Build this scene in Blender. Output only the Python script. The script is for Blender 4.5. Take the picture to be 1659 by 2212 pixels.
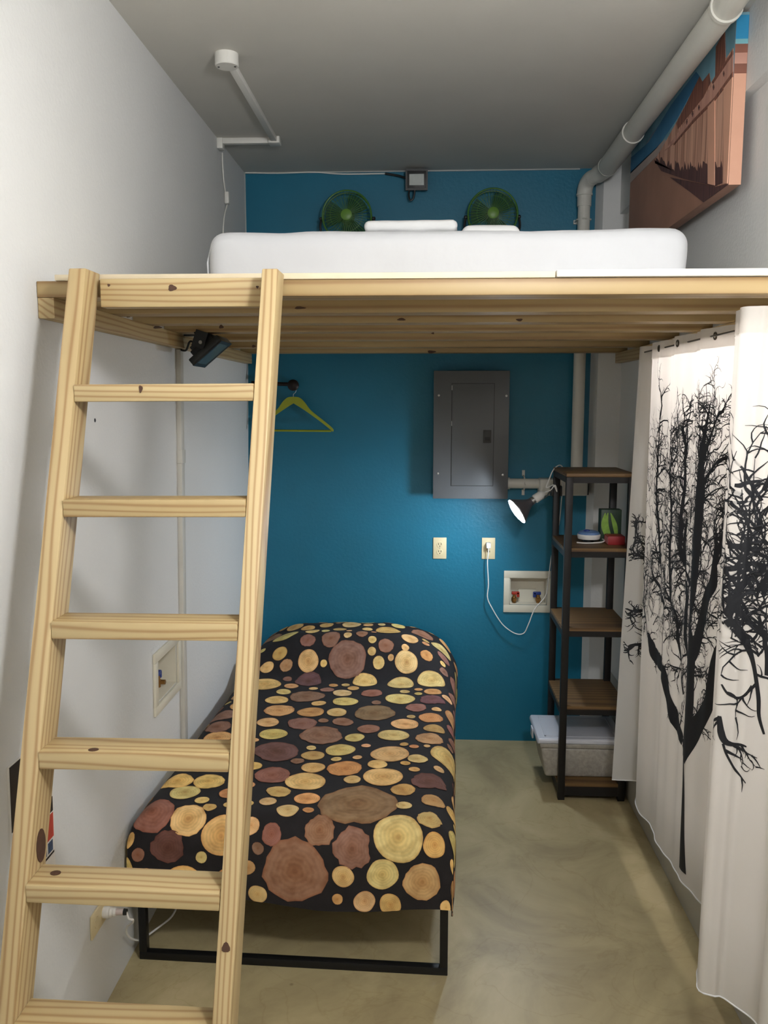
import bpy, bmesh, math, random
import numpy as np
from mathutils import Vector, Matrix, noise as mnoise

# ------------------------------------------------------------------ scene reset
for o in list(bpy.data.objects):
    bpy.data.objects.remove(o, do_unlink=True)
C = bpy.context.scene.collection
SC = bpy.context.scene
random.seed(7)

# ------------------------------------------------------------------ camera
W, H, F = 1659, 2212, 1850.0
VPX, VPY, VX = 920.0, 872.0, -10.0
CAMZ = 1.82
_Y = Vector((VPX - W / 2, -(VPY - H / 2), -F)).normalized()
_v = (VX * _Y[0] - F * _Y[2]) / _Y[1]
_n = Vector((VX, -_v, -F)).normalized()
if _n[1] > 0:
    _n = -_n
_Z = -_n
_X = _Y.cross(_Z)
ROT = Matrix((_X, _Y, _Z))          # camera vector -> world vector
EYE = Vector((0, 0, CAMZ))
cd = bpy.data.cameras.new('camera')
cd.sensor_fit = 'VERTICAL'
cd.sensor_height = 36.0
cd.lens = F / H * 36.0
cd.clip_start = 0.02
cam = bpy.data.objects.new('camera', cd)
C.objects.link(cam)
cam.matrix_world = Matrix.Translation(EYE) @ ROT.to_4x4()
SC.camera = cam


def ray(px, py):
    return ROT @ Vector((px - W / 2, -(py - H / 2), -F))


def P(px, py, ax, val):
    """photo pixel -> point on the plane coordinate[ax] = val"""
    r = ray(px, py)
    t = (val - EYE[ax]) / r[ax]
    return EYE + r * t


def PN(px, py, p0, n):
    r = ray(px, py)
    t = (Vector(p0) - EYE).dot(n) / r.dot(n)
    return EYE + r * t


def proj(p):
    q = ROT.transposed() @ (Vector(p) - EYE)
    return W / 2 + F * q[0] / -q[2], H / 2 - F * q[1] / -q[2]


# ------------------------------------------------------------------ world and exposure
SC.view_settings.view_transform = 'Standard'
SC.view_settings.look = 'None'
SC.view_settings.gamma = 1.0
SC.view_settings.exposure = 0.0
SC.view_settings.use_curve_mapping = False
wd = bpy.data.worlds.new('world')
SC.world = wd
wd.use_nodes = True
wd.node_tree.nodes['Background'].inputs[0].default_value = (0.9, 0.95, 1.0, 1)
wd.node_tree.nodes['Background'].inputs[1].default_value = 0.2
CEIL_POWER = 172.0
BULB_POWER = 210.0
NOOK_POWER = 42.0

# ------------------------------------------------------------------ materials
MATS = {}


def s2l(c):
    return tuple(((x / 255) / 12.92 if x / 255 < 0.04045 else ((x / 255 + 0.055) / 1.055) ** 2.4) for x in c)


def newmat(name):
    m = bpy.data.materials.new(name)
    m.use_nodes = True
    nt = m.node_tree
    return m, nt, nt.nodes['Principled BSDF']


def nd(nt, typ, **kw):
    n = nt.nodes.new(typ)
    for k, v in kw.items():
        setattr(n, k, v)
    return n


def mat(name, col, rough=0.6, metal=0.0, var=0.06, scale=6.0, bump=0.0, bscale=60.0, trans=0.0, alpha=1.0, sub=0.0):
    """plain procedural material: noise-mottled colour plus fine relief; col is sRGB 0-255"""
    if name in MATS:
        return MATS[name]
    m, nt, b = newmat(name)
    tc = nd(nt, 'ShaderNodeTexCoord')
    nz = nd(nt, 'ShaderNodeTexNoise')
    nz.inputs['Scale'].default_value = scale
    nz.inputs['Detail'].default_value = 4
    nt.links.new(tc.outputs['Object'], nz.inputs['Vector'])
    rp = nd(nt, 'ShaderNodeValToRGB')
    c = s2l(col)
    rp.color_ramp.elements[0].position = 0.3
    rp.color_ramp.elements[1].position = 0.7
    rp.color_ramp.elements[0].color = tuple(x * (1 - var) for x in c) + (1,)
    rp.color_ramp.elements[1].color = tuple(min(1, x * (1 + var)) for x in c) + (1,)
    nt.links.new(nz.outputs['Fac'], rp.inputs['Fac'])
    nt.links.new(rp.outputs['Color'], b.inputs['Base Color'])
    b.inputs['Roughness'].default_value = rough
    b.inputs['Metallic'].default_value = metal
    b.inputs['Transmission Weight'].default_value = trans
    b.inputs['Alpha'].default_value = alpha
    if bump:
        n2 = nd(nt, 'ShaderNodeTexNoise')
        n2.inputs['Scale'].default_value = bscale
        n2.inputs['Detail'].default_value = 3
        nt.links.new(tc.outputs['Object'], n2.inputs['Vector'])
        bp = nd(nt, 'ShaderNodeBump')
        bp.inputs['Strength'].default_value = bump
        bp.inputs['Distance'].default_value = 0.01
        nt.links.new(n2.outputs['Fac'], bp.inputs['Height'])
        nt.links.new(bp.outputs['Normal'], b.inputs['Normal'])
    MATS[name] = m
    return m


def emis(name, col, strength):
    m, nt, b = newmat(name)
    b.inputs['Base Color'].default_value = (0.8, 0.8, 0.8, 1)
    b.inputs['Emission Color'].default_value = tuple(col) + (1,)
    b.inputs['Emission Strength'].default_value = strength
    MATS[name] = m
    return m


def wood(name, axis, light, dark, period=0.009, rough=0.5, seed=0.0, distort=2.5, tilt=0.0):
    """sawn timber: growth rings round an axis along the board, stretched along its length"""
    m, nt, b = newmat(name)
    tc = nd(nt, 'ShaderNodeTexCoord')
    oi = nd(nt, 'ShaderNodeObjectInfo')
    mp = nd(nt, 'ShaderNodeMapping')
    sc = [1, 1, 1]
    sc[axis] = 0.10
    mp.inputs['Scale'].default_value = sc
    m0 = nd(nt, 'ShaderNodeMapping')
    m0.inputs['Rotation'].default_value = (tilt, 0, 0)
    nt.links.new(tc.outputs['Object'], m0.inputs['Vector'])
    nt.links.new(m0.outputs[0], mp.inputs['Vector'])
    mul = nd(nt, 'ShaderNodeVectorMath', operation='MULTIPLY_ADD')
    cb = nd(nt, 'ShaderNodeCombineXYZ')
    for i in range(3):
        nt.links.new(oi.outputs['Random'], cb.inputs[i])
    off = [0.37, 0.23, 0.31]
    off[axis] = 3.0
    mul.inputs[1].default_value = off
    nt.links.new(cb.outputs[0], mul.inputs[0])
    nt.links.new(mp.outputs[0], mul.inputs[2])
    add = nd(nt, 'ShaderNodeVectorMath', operation='ADD')
    o2 = [0.035 + seed, 0.05 + seed * 0.7, 0.045]
    add.inputs[1].default_value = o2
    nt.links.new(mul.outputs[0], add.inputs[0])
    # slow wander of the pith so that the rings are never evenly spaced
    n0 = nd(nt, 'ShaderNodeTexNoise')
    n0.inputs['Scale'].default_value = 9.0
    n0.inputs['Detail'].default_value = 2.0
    nt.links.new(add.outputs[0], n0.inputs['Vector'])
    wob = nd(nt, 'ShaderNodeVectorMath', operation='MULTIPLY_ADD')
    wob.inputs[1].default_value = (distort * 0.012,) * 3
    nt.links.new(n0.outputs['Color'], wob.inputs[0])
    nt.links.new(add.outputs[0], wob.inputs[2])
    wv = nd(nt, 'ShaderNodeTexWave', wave_type='RINGS', wave_profile='SIN')
    wv.rings_direction = 'XYZ'[axis]
    wv.inputs['Scale'].default_value = 2 * math.pi / (20 * period)
    wv.inputs['Distortion'].default_value = 1.2
    wv.inputs['Detail'].default_value = 2.0
    wv.inputs['Detail Scale'].default_value = 0.6
    nt.links.new(wob.outputs[0], wv.inputs['Vector'])
    rp = nd(nt, 'ShaderNodeValToRGB')
    e = rp.color_ramp.elements
    L, D = s2l(light), s2l(dark)
    e[0].position = 0.25
    e[0].color = L + (1,)
    e[1].position = 1.0
    e[1].color = tuple(a * 0.25 + c * 0.75 for a, c in zip(L, D)) + (1,)
    e2 = e.new(0.7)
    e2.color = tuple(a * 0.82 + c * 0.18 for a, c in zip(L, D)) + (1,)
    nt.links.new(wv.outputs['Fac'], rp.inputs['Fac'])
    nz = nd(nt, 'ShaderNodeTexNoise')
    nz.inputs['Scale'].default_value = 9
    nz.inputs['Detail'].default_value = 5
    nt.links.new(add.outputs[0], nz.inputs['Vector'])
    mx = nd(nt, 'ShaderNodeMix', data_type='RGBA', blend_type='MULTIPLY')
    mx.inputs[0].default_value = 0.6
    r2 = nd(nt, 'ShaderNodeValToRGB')
    r2.color_ramp.elements[0].position = 0.35
    r2.color_ramp.elements[0].color = (0.72, 0.66, 0.55, 1)
    r2.color_ramp.elements[1].position = 0.65
    r2.color_ramp.elements[1].color = (1, 1, 1, 1)
    nt.links.new(nz.outputs['Fac'], r2.inputs['Fac'])
    nt.links.new(rp.outputs['Color'], mx.inputs[6])
    nt.links.new(r2.outputs['Color'], mx.inputs[7])
    nt.links.new(mx.outputs[2], b.inputs['Base Color'])
    b.inputs['Roughness'].default_value = rough
    MATS[name] = m
    return m


PINE_L, PINE_D = (188, 167, 124), (150, 116, 74)
pine_x = wood('pine_along_x', 0, PINE_L, PINE_D, 0.012, distort=4.0)
joist_wood = wood('pine_joist', 0, (170, 147, 104), (134, 102, 64), 0.030, distort=1.5)
pine_y = wood('pine_along_y', 1, PINE_L, PINE_D, 0.012)
pine_z = wood('pine_along_z', 2, (194, 172, 129), (152, 116, 74), 0.012, distort=4.0, tilt=math.atan(0.30))
shelfwood = wood('shelf_board_wood', 0, (116, 88, 52), (66, 44, 24), 0.02, 0.55)
white_wall = mat('white_wall_paint', (216, 216, 214), 0.7, var=0.015, scale=3, bump=0.12, bscale=90)
ceil_paint = mat('ceiling_paint', (205, 202, 194), 0.75, var=0.03, scale=2.5, bump=0.05, bscale=45)
blue_wall = mat('blue_wall_paint', (6, 106, 134), 0.5, var=0.05, scale=5, bump=0.12, bscale=70)
pvc = mat('painted_pipe', (205, 203, 194), 0.45, var=0.03)
conduit_w = mat('white_conduit', (225, 223, 216), 0.45, var=0.02)
black_metal = mat('black_metal', (20, 20, 21), 0.45, 0.3, var=0.1)
shelf_metal = mat('shelf_metal', (27, 25, 25), 0.5, 0.3, var=0.1)
grey_metal = mat('grey_panel_metal', (96, 99, 102), 0.42, 0.2, var=0.03, bump=0.05, bscale=200)
dark_plastic = mat('dark_plastic', (22, 24, 25), 0.45, var=0.1)
ivory = mat('ivory_plastic', (222, 206, 166), 0.45, var=0.03)
ivory2 = mat('ivory_box_plastic', (214, 208, 190), 0.5, var=0.03)
slot_mat = mat('outlet_slot', (60, 48, 34), 0.7)
sheet_white = mat('white_sheet', (196, 197, 200), 0.85, var=0.015, scale=4, bump=0.35, bscale=14)
linen = mat('white_linen', (222, 222, 222), 0.85, var=0.02, bump=0.25, bscale=25)
ply_edge = mat('plywood_edge', (206, 192, 164), 0.65, var=0.06, scale=12)
knot_mat = mat('wood_knot', (74, 48, 32), 0.7, var=0.25, scale=60)
white_plastic = mat('white_plastic', (232, 230, 226), 0.45, var=0.02)
chrome = mat('bright_metal', (190, 190, 188), 0.3, 0.9, var=0.03)
brass = mat('brass_valve', (150, 110, 60), 0.4, 0.8)
red_plastic = mat('red_handle', (170, 50, 34), 0.45)
blue_plastic = mat('blue_handle', (30, 56, 130), 0.45)
caulk = mat('white_caulk', (170, 174, 172), 0.6)


def floor_material():
    m, nt, b = newmat('polished_concrete')
    tc = nd(nt, 'ShaderNodeTexCoord')
    n1 = nd(nt, 'ShaderNodeTexNoise')
    n1.inputs['Scale'].default_value = 2.2
    n1.inputs['Detail'].default_value = 8
    n1.inputs['Roughness'].default_value = 0.62
    n1.inputs['Distortion'].default_value = 0.8
    nt.links.new(tc.outputs['Object'], n1.inputs['Vector'])
    rp = nd(nt, 'ShaderNodeValToRGB')
    e = rp.color_ramp.elements
    e[0].position = 0.28
    e[0].color = s2l((142, 127, 96)) + (1,)
    e[1].position = 0.72
    e[1].color = s2l((190, 174, 136)) + (1,)
    k = e.new(0.5)
    k.color = s2l((170, 156, 118)) + (1,)
    nt.links.new(n1.outputs['Fac'], rp.inputs['Fac'])
    # scattered dark specks
    vo = nd(nt, 'ShaderNodeTexVoronoi')
    vo.inputs['Scale'].default_value = 5.5
    nt.links.new(tc.outputs['Object'], vo.inputs['Vector'])
    sp = nd(nt, 'ShaderNodeValToRGB')
    sp.color_ramp.elements[0].position = 0.02
    sp.color_ramp.elements[0].color = (0.45, 0.4, 0.34, 1)
    sp.color_ramp.elements[1].position = 0.05
    sp.color_ramp.elements[1].color = (1, 1, 1, 1)
    nt.links.new(vo.outputs['Distance'], sp.inputs['Fac'])
    # hairline trowel marks
    n3 = nd(nt, 'ShaderNodeTexNoise')
    n3.inputs['Scale'].default_value = 3.5
    n3.inputs['Detail'].default_value = 6
    n3.inputs['Distortion'].default_value = 1.5
    nt.links.new(tc.outputs['Object'], n3.inputs['Vector'])
    cr = nd(nt, 'ShaderNodeValToRGB')
    ce = cr.color_ramp.elements
    ce[0].position = 0.485
    ce[0].color = (1, 1, 1, 1)
    ce[1].position = 0.515
    ce[1].color = (1, 1, 1, 1)
    kk = ce.new(0.5)
    kk.color = (0.88, 0.85, 0.80, 1)
    nt.links.new(n3.outputs['Fac'], cr.inputs['Fac'])
    m1 = nd(nt, 'ShaderNodeMix', data_type='RGBA', blend_type='MULTIPLY')
    m1.inputs[0].default_value = 0.8
    nt.links.new(rp.outputs[0], m1.inputs[6])
    nt.links.new(sp.outputs[0], m1.inputs[7])
    m2 = nd(nt, 'ShaderNodeMix', data_type='RGBA', blend_type='MULTIPLY')
    m2.inputs[0].default_value = 0.7
    nt.links.new(m1.outputs[2], m2.inputs[6])
    nt.links.new(cr.outputs[0], m2.inputs[7])
    nt.links.new(m2.outputs[2], b.inputs['Base Color'])
    b.inputs['Roughness'].default_value = 0.42
    return m


concrete = floor_material()

# ------------------------------------------------------------------ mesh helpers
WLOC = {}


class MB:
    """collects shapes in world coordinates, builds ONE mesh object"""

    def __init__(self):
        self.bm = bmesh.new()
        self.mats = []

    def mi(self, m):
        if m is None:
            return 0
        if m not in self.mats:
            self.mats.append(m)
        return self.mats.index(m)

    def poly(self, vs, m=None):
        f = self.bm.faces.new([self.bm.verts.new(v) for v in vs])
        f.material_index = self.mi(m)
        return f

    def hexa(self, p, m=None, bev=0.0, seg=2):
        """p: 8 corners, bottom ring then top ring"""
        v = [self.bm.verts.new(q) for q in p]
        fs = []
        for idx in ((3, 2, 1, 0), (4, 5, 6, 7), (0, 1, 5, 4), (1, 2, 6, 5), (2, 3, 7, 6), (3, 0, 4, 7)):
            f = self.bm.faces.new([v[i] for i in idx])
            f.material_index = self.mi(m)
            fs.append(f)
        if bev:
            es = list({e for f in fs for e in f.edges})
            r = bmesh.ops.bevel(self.bm, geom=es, offset=bev, segments=seg, affect='EDGES', profile=0.5)
            for f in r['faces']:
                f.material_index = self.mi(m)
        return self

    def box(self, x0, x1, y0, y1, z0, z1, m=None, bev=0.0, seg=2):
        return self.hexa([(x0, y0, z0), (x1, y0, z0), (x1, y1, z0), (x0, y1, z0),
                          (x0, y0, z1), (x1, y0, z1), (x1, y1, z1), (x0, y1, z1)], m, bev, seg)

    def obox(self, c, ax, ay, az, hx, hy, hz, m=None, bev=0.0, seg=2):
        c = Vector(c)
        ax, ay, az = Vector(ax).normalized(), Vector(ay).normalized(), Vector(az).normalized()
        p = []
        for sz in (-1, 1):
            for sx, sy in ((-1, -1), (1, -1), (1, 1), (-1, 1)):
                p.append(c + ax * hx * sx + ay * hy * sy + az * hz * sz)
        return self.hexa(p, m, bev, seg)

    def ring(self, c, u, v, r, n):
        return [self.bm.verts.new(c + (u * math.cos(2 * math.pi * i / n) + v * math.sin(2 * math.pi * i / n)) * r) for i in range(n)]

    def lathe(self, p0, axis, prof, n=24, m=None, caps=True):
        """prof: (distance along axis, radius)"""
        p0, axis = Vector(p0), Vector(axis).normalized()
        u = axis.orthogonal().normalized()
        v = axis.cross(u)
        rings = [self.ring(p0 + axis * t, u, v, max(r, 1e-5), n) for t, r in prof]
        k = self.mi(m)
        for a, b in zip(rings, rings[1:]):
            for i in range(n):
                self.bm.faces.new((a[i], a[(i + 1) % n], b[(i + 1) % n], b[i])).material_index = k
        if caps:
            self.bm.faces.new(rings[0][::-1]).material_index = k
            self.bm.faces.new(rings[-1]).material_index = k
        return self

    def cyl(self, a, b, r, n=16, m=None, caps=True):
        a, b = Vector(a), Vector(b)
        return self.lathe(a, b - a, [(0, r), ((b - a).length, r)], n, m, caps)

    def tube(self, pts, r, n=8, m=None, closed=False):
        pts = [Vector(p) for p in pts]
        N = len(pts)
        rings = []
        prev = None
        for i, p in enumerate(pts):
            if closed:
                d = pts[(i + 1) % N] - pts[i - 1]
            else:
                d = pts[min(i + 1, N - 1)] - pts[max(i - 1, 0)]
            d = d.normalized()
            if prev is None:
                u = d.orthogonal().normalized()
            else:
                u = (prev - d * prev.dot(d)).normalized()
            prev = u
            rings.append(self.ring(p, u, d.cross(u), r if not callable(r) else r(i / max(1, N - 1)), n))
        k = self.mi(m)
        pr = list(zip(rings, rings[1:]))
        if closed:
            pr.append((rings[-1], rings[0]))
        for a, b in pr:
            for i in range(n):
                self.bm.faces.new((a[i], a[(i + 1) % n], b[(i + 1) % n], b[i])).material_index = k
        if not closed:
            self.bm.faces.new(rings[0][::-1]).material_index = k
            self.bm.faces.new(rings[-1]).material_index = k
        return self

    def prism(self, pts, d, m=None):
        d = Vector(d)
        a = [self.bm.verts.new(p) for p in pts]
        b = [self.bm.verts.new(Vector(p) + d) for p in pts]
        k = self.mi(m)
        n = len(pts)
        self.bm.faces.new(a[::-1]).material_index = k
        self.bm.faces.new(b).material_index = k
        for i in range(n):
            self.bm.faces.new((a[i], a[(i + 1) % n], b[(i + 1) % n], b[i])).material_index = k
        return self

    def grid(self, fn, us, vs, m=None, flip=False):
        k = self.mi(m)
        V = [[self.bm.verts.new(fn(u, v)) for v in vs] for u in us]
        for i in range(len(us) - 1):
            for j in range(len(vs) - 1):
                q = (V[i][j], V[i + 1][j], V[i + 1][j + 1], V[i][j + 1])
                self.bm.faces.new(q[::-1] if flip else q).material_index = k
        return self

    def build(self, name, m=None, parent=None, smooth=0.6, normals=True):
        bm = self.bm
        if normals:
            bmesh.ops.recalc_face_normals(bm, faces=bm.faces)
        xs = [v.co for v in bm.verts]
        lo = Vector((min(c[i] for c in xs) for i in range(3)))
        hi = Vector((max(c[i] for c in xs) for i in range(3)))
        org = Vector(((lo[0] + hi[0]) / 2, (lo[1] + hi[1]) / 2, lo[2]))
        bmesh.ops.translate(bm, verts=bm.verts, vec=-org)
        me = bpy.data.meshes.new(name)
        bm.to_mesh(me)
        bm.free()
        if self.mats:
            for mm in self.mats:
                me.materials.append(mm)
        else:
            me.materials.append(m)
        if smooth:
            me.polygons.foreach_set('use_smooth', [True] * len(me.polygons))
            me.set_sharp_from_angle(angle=smooth)
        o = bpy.data.objects.new(name, me)
        C.objects.link(o)
        WLOC[o.name] = org
        if parent is not None:
            o.parent = parent
            o.location = org - WLOC[parent.name]
        else:
            o.location = org
        return o


def thing(name, label, cat, loc, group=None):
    o = bpy.data.objects.new(name, None)
    o.empty_display_size = 0.1
    C.objects.link(o)
    o.location = loc
    WLOC[o.name] = Vector(loc)
    return tag(o, label, cat, group)


def tag(o, label, cat, group=None):
    o['label'] = label
    o['category'] = cat
    if group:
        o['group'] = group
    return o


def struct(o):
    o['kind'] = 'structure'
    return o


def catmull(pts, k=8, closed=False):
    pts = [Vector(p) for p in pts]
    out = []
    n = len(pts)
    for i in range(n - 1):
        p0, p1, p2, p3 = pts[max(i - 1, 0)], pts[i], pts[i + 1], pts[min(i + 2, n - 1)]
        for j in range(k):
            t = j / k
            out.append(0.5 * ((2 * p1) + (p2 - p0) * t + (2 * p0 - 5 * p1 + 4 * p2 - p3) * t * t + (3 * p1 - p0 - 3 * p2 + p3) * t ** 3))
    out.append(pts[-1])
    return out


def frange(a, b, n):
    return [a + (b - a) * i / n for i in range(n + 1)]


# ------------------------------------------------------------------ room shell
D, ZC = 4.5, 2.985
YF = -1.3


def xL(z):      # the left wall leans a little
    return -0.930 if z >= 2.0 else -0.964 + (0.034) * z / 2.0


XR = 0.985
FL = MB().box(-1.15, 1.95, YF - 0.1, D + 0.1, -0.1, 0).build('floor', concrete)
struct(FL)
struct(MB().box(-1.15, 1.95, YF - 0.1, D + 0.1, ZC, ZC + 0.1).build('ceiling', ceil_paint))



def holed(mb, fn, us, vs, hole, depth, nrm):
    """wall slab with a rectangular opening: fn(u,v) front point, nrm pushes back"""
    for i in range(len(us) - 1):
        for j in range(len(vs) - 1):
            if (i, j) == hole:
                continue
            q = [(us[i], vs[j]), (us[i + 1], vs[j]), (us[i + 1], vs[j + 1]), (us[i], vs[j + 1])]
            a = [fn(*p) for p in q]
            mb.hexa(a + [p + nrm * depth for p in a])


struct(MB().box(-1.15, 1.95, YF - 0.1, YF, 0, ZC).build('wall_front', white_wall))
LBOX = (2.895, 3.145, 0.755, 0.915)       # opening of the washer box in the left wall (y0,y1,z0,z1)
mb = MB()
holed(mb, lambda y, z: Vector((xL(z), y, z)), [YF, LBOX[0], LBOX[1], D], [0, LBOX[2], LBOX[3], 2.0, ZC], (1, 1), 1.0, Vector((-0.13, 0, 0)))
WL = struct(mb.build('wall_left', white_wall, smooth=0))
BBOX = (0.452, 0.650, 0.757, 0.903)
mb = MB()
holed(mb, lambda x, z: Vector((x, D, z)), [-1.1, BBOX[0], BBOX[1], 0.842], [0, BBOX[2], BBOX[3], ZC], (1, 1), 1.0, Vector((0, 0.13, 0)))
WB = struct(mb.build('wall_back', blue_wall, smooth=0))
mb = MB()
mb.prism([(0.842, D + 0.13, 0), (0.842, D, 0), (0.868, 4.435, 0), (1.05, 4.435, 0), (1.05, D + 0.13, 0)], (0, 0, ZC), white_wall)
struct(mb.build('wall_corner', white_wall, smooth=0))
mb = MB()                                  # solid at both ends, opening into the shower nook behind the curtain
mb.box(XR, XR + 0.13, 3.53, D, 0, ZC)
mb.box(XR, XR + 0.13, YF, 1.35, 0, ZC)
mb.box(XR, XR + 0.13, 1.35, 3.53, 2.07, ZC)
WR = struct(mb.build('wall_right', white_wall, smooth=0))
mb = MB()
mb.box(1.80, 1.90, 1.25, 3.63, 0, 2.17)
mb.box(XR + 0.13, 1.80, 1.25, 1.35, 0, 2.17)
mb.box(XR + 0.13, 1.80, 3.53, 3.63, 0, 2.17)
mb.box(XR + 0.13, 1.80, 1.35, 3.53, 2.07, 2.17)
struct(mb.build('wall_nook', white_wall, smooth=0))
nl = thing('nook_lamp', 'lit white tube lamp on the ceiling of the nook behind the curtain', 'lamp', (1.14, 2.55, 2.01))
MB().box(1.115, 1.165, 1.75, 3.35, 2.045, 2.07, bev=0.004).build('batten', white_plastic, nl)
MB().cyl((1.14, 1.78, 2.030), (1.14, 3.32, 2.030), 0.016, 18).build('tube', emis('nook_tube', (1.0, 0.94, 0.90), NOOK_POWER), nl)
MB().box(0.952, XR + 0.001, YF, 4.436, 2.75, ZC).build('beam', white_wall, WR, smooth=0)
struct(MB().box(0.945, XR, YF, 4.436, 0, 0.42, bev=0.004).build('baseboard_right', mat('curb_paint', (178, 176, 168), 0.6, bump=0.15, bscale=40)))  # unseen upper part raised to stop nook light spilling under the curtain
# caulk line where the blue wall meets the ceiling, and paint edge at the left corner
struct(MB().box(-0.93, 0.76, D - 0.006, D, ZC - 0.006, ZC).build('trim_1', caulk))
struct(MB().box(-0.931, -0.925, D - 0.004, D, 2.13, ZC - 0.006).build('trim_2', caulk))

# ------------------------------------------------------------------ ceiling lamp behind the photographer
GX, GY, GZ, GR = 0.42, 0.75, 2.42, 0.11
lt = thing('globe_lamp', 'lit white opal globe lamp hanging from the ceiling on a thin stem', 'lamp', (GX, GY, GZ - GR))
MB().lathe((GX, GY, ZC), (0, 0, -1), [(0, .07), (.02, .07), (.03, .05)], 28).build('ceiling_rose', white_plastic, lt)
MB().cyl((GX, GY, GZ + GR - .004), (GX, GY, ZC - .028), 0.012, 14).build('stem', white_plastic, lt)
MB().lathe((GX, GY, GZ), (0, 0, 1), [(GR * math.sin(a), GR * math.cos(a)) for a in frange(-1.56, 1.56, 24)], 36).build('globe', emis('opal_globe', (0.98, 0.985, 1.0), CEIL_POWER), lt)

# ------------------------------------------------------------------ sleeping loft
JB, JT = 2.071, 2.109
lf = thing('loft_platform', 'pine sleeping loft with flat joists on wall ledgers and plywood deck', 'loft', (0, 3.2, 2.02))
JY = [2.05, 2.424, 2.725, 3.053, 3.446, 3.894, 4.31]
joists = []
for y in JY:
    joists.append(MB().box(xL(2.1) + 0.001, XR - 0.001, y, y + 0.089, JB, JT, bev=0.002).build('joist', joist_wood, lf))
for x0, x1 in ((xL(2.1) + 0.001, -0.889), (0.945, XR - 0.001)):
    MB().box(x0, x1, 2.052, 4.40, 2.022, JB, bev=0.002).build('ledger', pine_y, lf)
MB().box(-0.882, 0.296, 2.044, 4.40, JT, JT + 0.014, bev=0.0015).build('deck_board', ply_edge, lf)
MB().box(0.299, XR - 0.002, 2.038, 4.40, JT + 0.001, JT + 0.017, bev=0.0015).build('deck_board', mat('white_deck_edge', (228, 224, 214), 0.6, var=0.02), lf)
MB().box(-0.760, -0.372, 2.010, 2.049, 2.043, 2.108, bev=0.002).build('ladder_cleat', pine_x, lf)


def knot(px, py, ax, val, wpx, hpx, parent, off):
    """dark knot standing a hair proud of a board face"""
    c = P(px, py, ax, val)
    u = P(px + wpx, py, ax, val) - c
    v = P(px, py + hpx, ax, val) - c
    n = Vector((0, 0, 0))
    n[ax] = off
    mb = MB()
    k = 12
    pts = []
    for i in range(k):
        a = 2 * math.pi * i / k
        rr = 1 + 0.18 * math.sin(3 * a + px)
        pts.append(c + u * math.cos(a) * rr + v * math.sin(a) * rr)
    mb.prism(pts, n)
    return mb.build('knot', knot_mat, parent)


for px, py, w, h in ((372, 622, 9, 7), (235, 616, 3, 3), (556, 620, 3, 3)):
    knot(px, py, 1, 2.010, w, h, lf, -0.0008)
for px, py, w, h, y in ((648, 665, 12, 3, 2.424), (1122, 691, 7, 3, 2.725), (867, 690, 9, 3, 2.725), (935, 720, 3, 2, 3.053), (478, 706, 5, 4, 2.725),
                        (932, 760, 9, 3, 4.31), (548, 748, 4, 3, 3.446)):
    knot(px, py, 1, y, w, h, lf, -0.0008)
for px, py, w, h in ((340, 707, 9, 3), (277, 683, 4, 3)):
    knot(px, py, 0, -0.889, w, h, lf, 0.0008)

# ------------------------------------------------------------------ ladder
LS = 0.30
LP0 = Vector((0, 1.955, 2.115))
LN = Vector((0, 1, -LS)).normalized()


def yl(z):
    return 1.955 - LS * (2.115 - z)


ld = thing('ladder', 'leaning pine ladder with flat treads hooked against the loft edge', 'ladder', (-0.63, 1.4, 0))


def rail_line(pa, pb):
    a, b = PN(*pa, LP0, LN), PN(*pb, LP0, LN)

    def f(z):
        t = (z - a.z) / (b.z - a.z)
        return a.x + (b.x - a.x) * t
    return f


RX = [rail_line((147, 590), (16, 1908)), rail_line((565, 592), (478, 1900))]
RW, RD = 0.040, 0.090
rails = []
for k, rx in enumerate(RX):
    zt = 2.124 if k == 0 else 2.120
    w = RW if k == 0 else 0.036
    pts = []
    for z in (0, zt):
        x, y = rx(z), yl(z)
        yb = y + 0.092
        if z > 1:
            yb = min(yb, 2.0435)
        pts += [(x, y, z), (x + w, y, z), (x + w, yb, z), (x, yb, z)]
    rails.append(MB().hexa(pts, pine_z, 0.003).build('rail', pine_z, ld))
TR = [((165, 868), (543, 866)), ((137, 1118), (527, 1118)), ((111, 1382), (508, 1387)), ((84, 1664), (491, 1671)), ((58, 1953), (474, 1972))]
zs = []
for pl, pr in TR:
    zs.append((PN(*pl, LP0, LN).z, PN(*pr, LP0, LN).z))
st = (zs[0][0] - zs[4][0]) / 4
zs.append((zs[4][0] - st, zs[4][1] - st))
zs.append((zs[5][0] - st, zs[5][1] - st))
treads = []
for zl, zr in zs:
    if min(zl, zr) < 0.05:
        continue
    x0 = RX[0](zl) + RW + 0.0004
    x1 = RX[1](zr) - 0.0004
    th = 0.038
    yb = 0.086
    p = []
    for dz in (0, th):
        p += [(x0, yl(zl) + 0.004, zl + dz), (x1, yl(zr) + 0.004, zr + dz), (x1, yl(zr) + yb, zr + dz), (x0, yl(zl) + yb, zl + dz)]
    treads.append(MB().hexa(p, pine_x, 0.003).build('tread', pine_x, ld))


def knot_on_ladder(px, py, w, h):
    c = PN(px, py, LP0, LN)
    u = PN(px + w, py, LP0, LN) - c
    v = PN(px, py + h, LP0, LN) - c
    mb = MB()
    pts = [c + u * math.cos(a) * (1 + .15 * math.sin(3 * a)) + v * math.sin(a) * (1 + .15 * math.sin(3 * a)) for a in [2 * math.pi * i / 12 for i in range(12)]]
    mb.prism(pts, -LN * 0.001 + Vector((0, 0, 0)))
    return mb.build('knot', knot_mat, ld)


knot_on_ladder(488, 2047, 9, 11)
c = zs[0]
knot(304, 840, 1, yl(zs[0][0] + 0.02) - 0.0005 - 0.002, 4, 8, ld, -0.001)
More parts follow.
